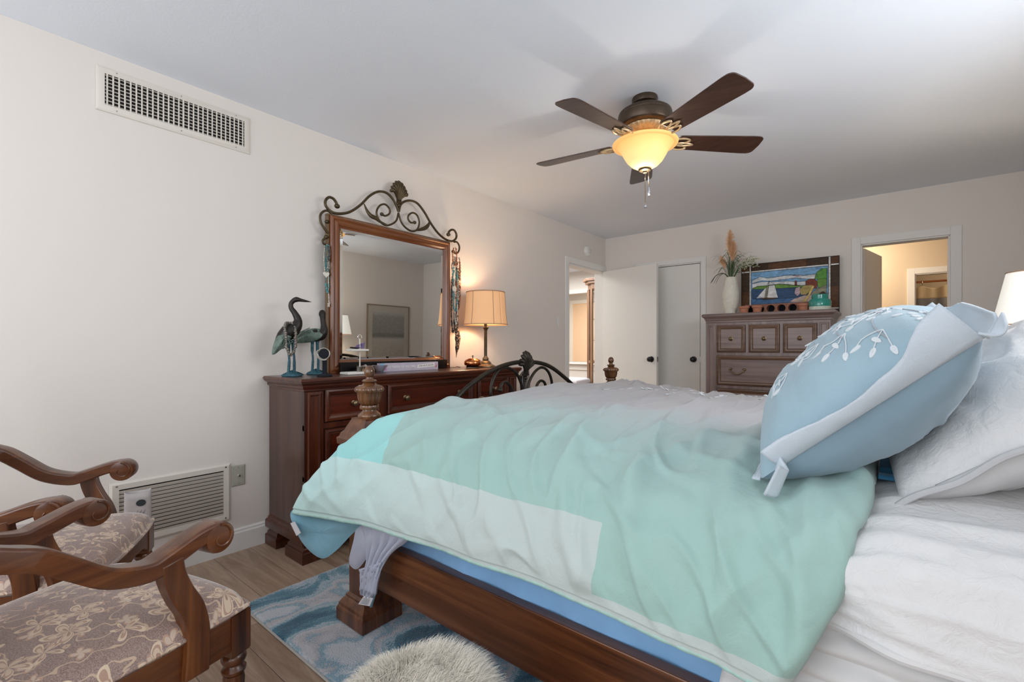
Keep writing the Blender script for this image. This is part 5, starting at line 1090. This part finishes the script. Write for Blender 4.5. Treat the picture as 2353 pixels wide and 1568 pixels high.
# border tiles
xs=[gx0,gx0+(gx1-gx0)*.235,gx0+(gx1-gx0)*.48,gx0+(gx1-gx0)*.735,gx1]
for i in range(4):
    rc(xs[i],gz1+.016,xs[i+1],Z1,['sg_brown2','sg_brown','sg_brown','sg_brown2'][i],'border_tile'); rc(xs[i],gz1,xs[i+1],gz1+.016,'sg_white','border_strip'); rc(xs[i],.0,xs[i+1],gz0-.016,'sg_brown','border_tile'); rc(xs[i],gz0-.016,xs[i+1],gz0,'sg_white','border_strip')
rc(gx0-.016,0,gx0,Z1,'sg_white','border_strip'); rc(gx1,0,gx1+.018,Z1,'sg_white','border_strip')
for (xa,xb) in ((TLx,gx0-.016),(gx1+.018,TRx)):
    rc(xa,gz1+.016,xb,Z1,'sg_brown','border_tile'); rc(xa,gz1,xb,gz1+.016,'sg_white','border_strip'); rc(xa,.235,xb,gz1,'sg_brown2','border_tile'); rc(xa,.046,xb,.235,'sg_brown','border_tile'); rc(xa,.03,xb,.046,'sg_white','border_strip'); rc(xa,0,xb,.03,'sg_brown2','border_tile')
# picture
rc(gx0,gz0,gx1,gz1,'sg_sky','sky_glass')
def P2(pl,mat,nm,k=1): 
    piece(pl,mat,nm,dz=.0015*k+.002,th_=.002+.0006*k); came(pl,.0016,True,yo=-.0055-.0016*k)
P2([(450,518),(520,482),(600,492),(760,470),(850,462),(930,470),(1050,455),(1040,500),(960,500),(850,490),(780,502),(620,520),(540,516),(450,545)],'sg_cloud','cloud_glass')
P2([(450,548),(540,528),(640,530),(780,522),(890,530),(960,520),(950,565),(850,560),(760,550),(640,555),(560,570),(490,578),(450,590)],'sg_cloud','cloud_glass')
P2([(800,462),(870,468),(930,458),(880,480),(850,474)],'sg_pink','cloud_glass',2)
P2([(450,596),(500,570),(560,566),(640,560),(700,548),(780,556),(850,562),(900,566),(960,560),(960,584),(450,604)],'sg_hill','hill_glass',2)
P2([(448,600),(620,596),(960,576),(1000,640),(960,712),(800,722),(620,738),(446,745)],'sg_blue','sea_glass',3)
P2([(448,690),(560,700),(700,688),(850,680),(900,700),(800,722),(620,738),(446,745)],'sg_blue2','sea_glass',4)
P2([(1040,500),(1060,440),(1110,402),(1158,398),(1156,500),(1100,505)],'sg_green','tree_glass',3)
P2([(1070,505),(1156,500),(1154,560),(1080,590),(1060,540)],'sg_hill','tree_glass',4)
P2([(955,525),(985,506),(1040,500),(1070,535),(1060,590),(1010,592),(960,560)],'sg_red','house_glass',5)
P2([(900,600),(940,566),(1020,560),(1005,610),(960,652),(912,650)],'sg_rock','rock_glass',6)
P2([(1010,640),(1050,600),(1154,560),(1152,690),(1080,650),(1000,655)],'sg_rock2','rock_glass',5)
P2([(860,590),(905,575),(905,640),(880,665),(850,640)],'sg_pink','flower_glass',5)
P2([(805,720),(850,690),(940,660),(1010,655),(1040,665),(1010,716),(900,722)],'sg_sand','shore_glass',6)
P2([(1020,565),(1040,570),(1000,650),(960,716),(925,716),(980,650)],'sg_yellow','path_glass',7)
P2([(1085,640),(1120,620),(1152,640),(1152,690),(1090,668)],'sg_brown2','rock_glass',7)
P2([(855,518),(868,518),(872,560),(853,560)],'sg_red','lighthouse_glass',4)
P2([(492,685),(530,640),(582,585),(568,680)],'sg_sail','sail_glass',6); P2([(606,570),(662,560),(694,678),(590,680)],'sg_sail','sail_glass',6); P2([(584,585),(604,575),(590,680),(570,680)],'sg_rock2','sail_glass',6); P2([(530,682),(680,682),(650,694),(560,694)],'sg_brown','hull_glass',7)
came([(612,515),(606,575),(590,682)],.0018,yo=-.018); came([(612,520),(672,562)],.0012,yo=-.018); came([(612,520),(582,586)],.0012,yo=-.018)
LEAD.build('lead_came','lead_came',sg)
m=MB()
for a in (TLx-.004,TRx): m.box(a,-.010,-.0,a+.004,.006,Z1+.004)
m.box(TLx,-.010,Z1,TRx,.006,Z1+.004); m.box(TLx,.0005,0,TRx,.004,Z1); m.build('zinc_frame','lead_came',sg,smooth=0)
# clay block with round holes
cbx0,cbx1=onY(1714,700,4.93).x,onY(1862,700,4.93).x; t=thing('clay_block','long terracotta block with row of round holes on chest top','clay block',((cbx0+cbx1)/2,4.93,ZT)); L=cbx1-cbx0; hz_=.088
m=MB(); n=6; r=.034; cz=hz_*.5; N=24; y_0,y_1=-.045,.045
pitch=L/n
for k in range(n):
    cx=-L/2+pitch*(k+.5); sq=[]; ci=[]
    for i in range(N):
        a=2*PI*i/N; ca,sa=math.cos(a),math.sin(a); s_=1/max(abs(ca)/(pitch/2),abs(sa)/(hz_/2)); sq.append((cx+ca*s_,cz+sa*s_)); ci.append((cx+r*ca,cz+r*sa))
    for y in (y_0,y_1):
        m.add([(a,y,b) for a,b in sq]+[(a,y,b) for a,b in ci],[(i,(i+1)%N,N+(i+1)%N,N+i) for i in range(N)])
    m.add([(a,y_0,b) for a,b in ci]+[(a,y_1,b) for a,b in ci],[(i,(i+1)%N,N+(i+1)%N,N+i) for i in range(N)])
m.add([(-L/2,y_0,hz_),(L/2,y_0,hz_),(L/2,y_1,hz_),(-L/2,y_1,hz_)],[(0,1,2,3)]); m.add([(-L/2,y_0,0),(L/2,y_0,0),(L/2,y_1,0),(-L/2,y_1,0)],[(3,2,1,0)])
for a in (-L/2,L/2): m.add([(a,y_0,0),(a,y_1,0),(a,y_1,hz_),(a,y_0,hz_)],[(0,1,2,3)])
m.build('block','clay_block',t,smooth=0); m=MB()
for k in range(n): m.lathe([(.001,0),(.0335,0),(.0335,.003),(.001,.003)],(-L/2+pitch*(k+.5),.040,cz),20,axis='y')
m.build('hole_shade_disc','velvet_black',t)  # black discs at the back of the holes stand in for their shade
for i,(px,lb) in enumerate(((1710,'small terracotta pot at left end of clay block, beside cream vase'),(1740,'small terracotta pot in front of clay block, second from vase'),(1846,'small terracotta pot between clay block and green jar'))):
    y=4.80 if i!=2 else 4.83; x=onY(px,700,y).x; t=thing('terracotta_pot',lb,'plant pot',(x,y,ZT),0,None); t.scale=(1.22,1.22,1.22)
    m=MB(); m.lathe([(.001,0),(.026,0),(.033,.042),(.031,.042),(.025,.004),(.001,.004)],n=28); m.build('pot_body','terracotta',t); m=MB(); m.lathe([(.033,.040),(.038,.042),(.039,.057),(.036,.058),(.034,.042)],n=28); m.build('pot_rim','terracotta',t)
x=onY(1884,700,4.82).x; t=thing('candle_jar','glossy teal glass candle jar with printed label on chest','candle jar',(x,4.82,ZT)); t.scale=(1.22,1.22,1.25)
m=MB(); m.lathe([(.001,.001),(.060,.001),(.066,.006),(.067,.028),(.067,.030)],n=40); m.build('label_band','label_print',t)
m=MB(); m.lathe([(.067,.029),(.068,.036),(.069,.062),(.062,.078),(.050,.084),(.050,.090),(.001,.090)],n=40); m.build('jar_body','teal_glaze',t,smooth=60)
m=MB(); m.lathe([(.048,.088),(.052,.092),(.052,.108),(.047,.113),(.020,.114),(.001,.114)],n=40); m.build('lid','teal_glaze',t)
x=onY(1861,700,4.86).x; m=MB(); m.lathe([(.001,.0),(.026,0),(.028,.01),(.026,.046),(.023,.048),(.022,.006),(.001,.006)],n=24); o=tag(m.build('votive_holder','orange_glass',origin=(0,0,0)),'small orange glass votive between terracotta pot and green jar','votive'); o.location=(x,4.885,ZT)

# ---------------------------------------------------------------- right side: nightstand, lamp, picture
t=thing('nightstand','dark wooden nightstand beyond far side of bed against right wall','nightstand',(3.38,3.50,0))
m=MB(); m.box(-.2,-.23,.1,.2,.23,.68); m.build('carcass','bed_wood_z',t,smooth=0); m=MB(); m.loft(-.2,-.23,.2,.23,[(0,.68),(.02,.69),(.02,.71),(.012,.72)]); m.build('top','bed_wood_y',t,smooth=20)
for a in (.12,.4): 
    m=MB(); m.rings((-.2,.21,a),(0,-1,0),(0,0,1),(-1,0,0),.42,.24,[(0,0),(0,.012),(.02,.016),(.03,.006)]); d=m.build('drawer','bed_wood_y',t,smooth=20); m=MB(); m.ball((-.222,0,a+.12),.014); m.build('knob','brass_aged',d)
for sx_ in (-.18,.18):
    for sy in (-.21,.21): m=MB(); m.box(sx_-.02,sy-.02,0,sx_+.02,sy+.02,.1); m.build('leg','bed_wood_z',t,smooth=0)
t=thing('bedside_lamp','bedside lamp with tapered white shade behind white pillows','table lamp',(3.30,3.45,.72))
m=MB(); m.lathe([(.001,0),(.07,0),(.072,.01),(.03,.02),(.02,.04),(.045,.12),(.05,.2),(.03,.3),(.012,.34),(.010,.50),(.001,.50)],n=32); m.build('lamp_base','cream_stone',t)
sh=shade_mesh(.098,.150,.50,.765,0).build('lamp_shade','white_shade',t,solid=.002,smooth=60)
for (r,z) in ((.099,.765),(.151,.50)): m=MB(); m.tube([(r*math.cos(a),r*math.sin(a),z) for a in [k*PI/24 for k in range(48)]],.003,6,closed=True); m.build('shade_rim','shade_trim',sh)
light('bedside_lamp_light','POINT',(3.30,3.45,.72+.62),6,(1,.86,.66),shadow_soft_size=.04)
plain('pale_frame',(150,132,112),.4); plain('pale_mat',(196,190,178),.8)
t=thing('framed_picture','framed grey beach drawing on right wall, seen in dresser mirror','picture',(3.629,4.475,1.18))
m=MB(); m.rings((0,.40,-.56),(0,-1,0),(0,0,1),(-1,0,0),.80,1.08,[(0,0),(0,.02),(.004,.022),(.014,.022),(.016,.012)],close=False); m.build('frame','pale_frame',t,smooth=20)
m=MB(); m.box(-.010,-.385,-.545,-.004,.385,.505); m.build('mat_board','pale_mat',t,smooth=0); 
m=MB(); m.box(-.014,-.30,-.47,-.011,.30,.42); m.build('drawing','beach_drawing',t,smooth=0)

# ---------------------------------------------------------------- rug, fur stool
rug=thing('area_rug','blue and cream swirled area rug under foot of bed','rug',(1.9,2.1,0))
rx0,rx1,ry0,ry1=.615-1.9,1.45,.80-2.1,1.35; rr=random.Random(2)
def rf(u,v):
    x=rx0+(rx1-rx0)*u; y=ry0+(ry1-ry0)*v; z=.013+.0035*fbm(x*60,y*60,1,2)+.003*noise.noise(Vector((x*9,y*9,0)))
    if u in(0,1) or v in (0,1): z=.003
    return Vector((x,y,z))
m=MB(); m.grid(260,260,rf); m.build('pile','rug_pile',rug,smooth=80)
m=MB(); m.tube([(rx0,ry0,.006),(rx1,ry0,.006),(rx1,ry1,.006),(rx0,ry1,.006)],.005,6,closed=True); m.build('bound_edge','rug_binding',rug)
st_=thing('fur_stool','round stool covered with long cream fur at near side of bed','stool',(1.95,.655,0))
R0=.165; HZ=.33
m=MB(); m.lathe([(.001,.10),(R0-.03,.10),(R0-.01,.12),(R0,.2),(R0,HZ-.06),(R0-.03,HZ-.015),(R0*.6,HZ+.005),(.001,HZ+.01)],n=48); fb=m.build('fur_cover','fur',st_,smooth=60)
m=MB(); fr=random.Random(9)
def hair(p,n_,L):
    d=(n_*.75+Vector((fr.uniform(-.5,.5)+.25,fr.uniform(-.5,.5)-.1,fr.uniform(-.2,.2)))).normalized(); g=Vector((0,0,-1)); c=noise.noise(p*14)*.6; sd=Vector((math.cos(c*6),math.sin(c*6),0))
    q1=p+d*L*.4+sd*L*.08; q2=p+d*L*.75+sd*L*.22+g*L*.06; q3=p+d*L*.98+sd*L*.38+g*L*.22; w=.00048; s=d.cross(Vector((0,0,1))); s=s.normalized() if s.length>.01 else Vector((1,0,0))
    b=len(m.v); m.v+= [p-s*w,p+s*w,q1-s*w*.9,q1+s*w*.9,q2-s*w*.6,q2+s*w*.6,q3]; m.f+=[(b,b+1,b+3,b+2),(b+2,b+3,b+5,b+4),(b+4,b+5,b+6)]; m.mi+=[0,0,0]
for k in range(62000):
    a=fr.uniform(0,2*PI)
    if fr.random()<.55: r_=R0*math.sqrt(fr.random()); p=Vector((r_*math.cos(a),r_*math.sin(a),HZ+.008-.06*max(0,(r_/R0-.75)/.25)**2)); n_=Vector((math.cos(a)*(r_/R0)**4,math.sin(a)*(r_/R0)**4,1)).normalized()
    else: z=fr.uniform(.14,HZ-.04); p=Vector((R0*math.cos(a),R0*math.sin(a),z)); n_=Vector((math.cos(a),math.sin(a),.1))
    hair(p,n_,fr.uniform(.038,.066))
fh=m.build('fur_pile','fur',fb,smooth=0); fh['kind']='stuff'
for k in range(4): a=PI/4+k*PI/2; m=MB(); m.tube([(.13*math.cos(a),.13*math.sin(a),.0),(.11*math.cos(a),.11*math.sin(a),.12)],[.012,.018],10); m.build('leg','chair_wood_z',st_)

# ---------------------------------------------------------------- hall: curio cabinet and bench
t=thing('curio_cabinet','tall wooden glass curio cabinet seen through hall doorway','display cabinet',(-.50,6.35,0))
oct_=lambda w,d,c:[(-w,d),(-w,-d+c),(-w+c,-d),(w-c,-d),(w,-d+c),(w,d)]
m=MB(); 
for z0,z1,e in ((0,.12,.01),(.86,.90,0),(1.98,2.06,0),(2.06,2.10,.03),(2.10,2.14,.055)): m.prism(oct_(.40+e,.18+e,.13),(0,0,z0),(1,0,0),(0,1,0),(0,0,1),z1-z0)
m.build('carcass','cabinet_wood',t,smooth=0,bev=.003)
ol=oct_(.40,.18,.13); m=MB()
for (a,b) in ol: m.box(a*.97-.018,b*.97-.018,.12,a*.97+.018,b*.97+.018,1.98)
m.build('stile','cabinet_wood',t,smooth=0)
for i in (0,1,2,3,4):
    a,b=Vector((*ol[i],0))*.95,Vector((*ol[i+1],0))*.95; m=MB(); m.add([a+Vector((0,0,.12)),b+Vector((0,0,.12)),b+Vector((0,0,1.98)),a+Vector((0,0,1.98))],[(0,1,2,3)]); m.build('glass_pane','glass',t,solid=.003,smooth=0)
m=MB(); m.box(-.38,.16,.12,.38,.17,1.98); m.build('back_mirror','mirror_glass',t,smooth=0)
for z in (.48,1.2,1.52,1.78):
    m=MB(); m.prism([(x*.93,y*.93) for x,y in ol],(0,0,z),(1,0,0),(0,1,0),(0,0,1),.006); m.build('glass_shelf','glass',t,smooth=0)
    for k in range(4): 
        m=MB(); m.lathe([(.001,0),(.02,0),(.03,.03),(.012,.07),(.02,.09),(.001,.092)],n=14); o=tag(m.build('figurine',['cream_stone','teal_glaze','leaf_green','pearl'][(k+int(z*10))%4]),'small ornament on glass shelf inside curio cabinet','ornament','ornaments in the curio cabinet'); o.location=(-.50-.24+.14*k,6.35,z+.0065)
t=thing('hall_bench','low hall bench with pale lavender cushion and dark frame','bench',(-1.05,5.95,0))
m=MB(); m.loft(-.28,-.2,.28,.2,[(-.01,.55),(0,.56),(.004,.60),(-.01,.63),(-.05,.645)]); m.build('cushion','leather_white',t,smooth=60)
m=MB(); m.box(-.28,-.2,.48,.28,.2,.55); m.build('bench_rail','black_lacquer',t,smooth=0)
for x in (-.25,.25):
    for y in (-.17,.17): m=MB(); m.tube([(x,y,0),(x,y,.5)],.018,8); m.build('leg','black_lacquer',t)
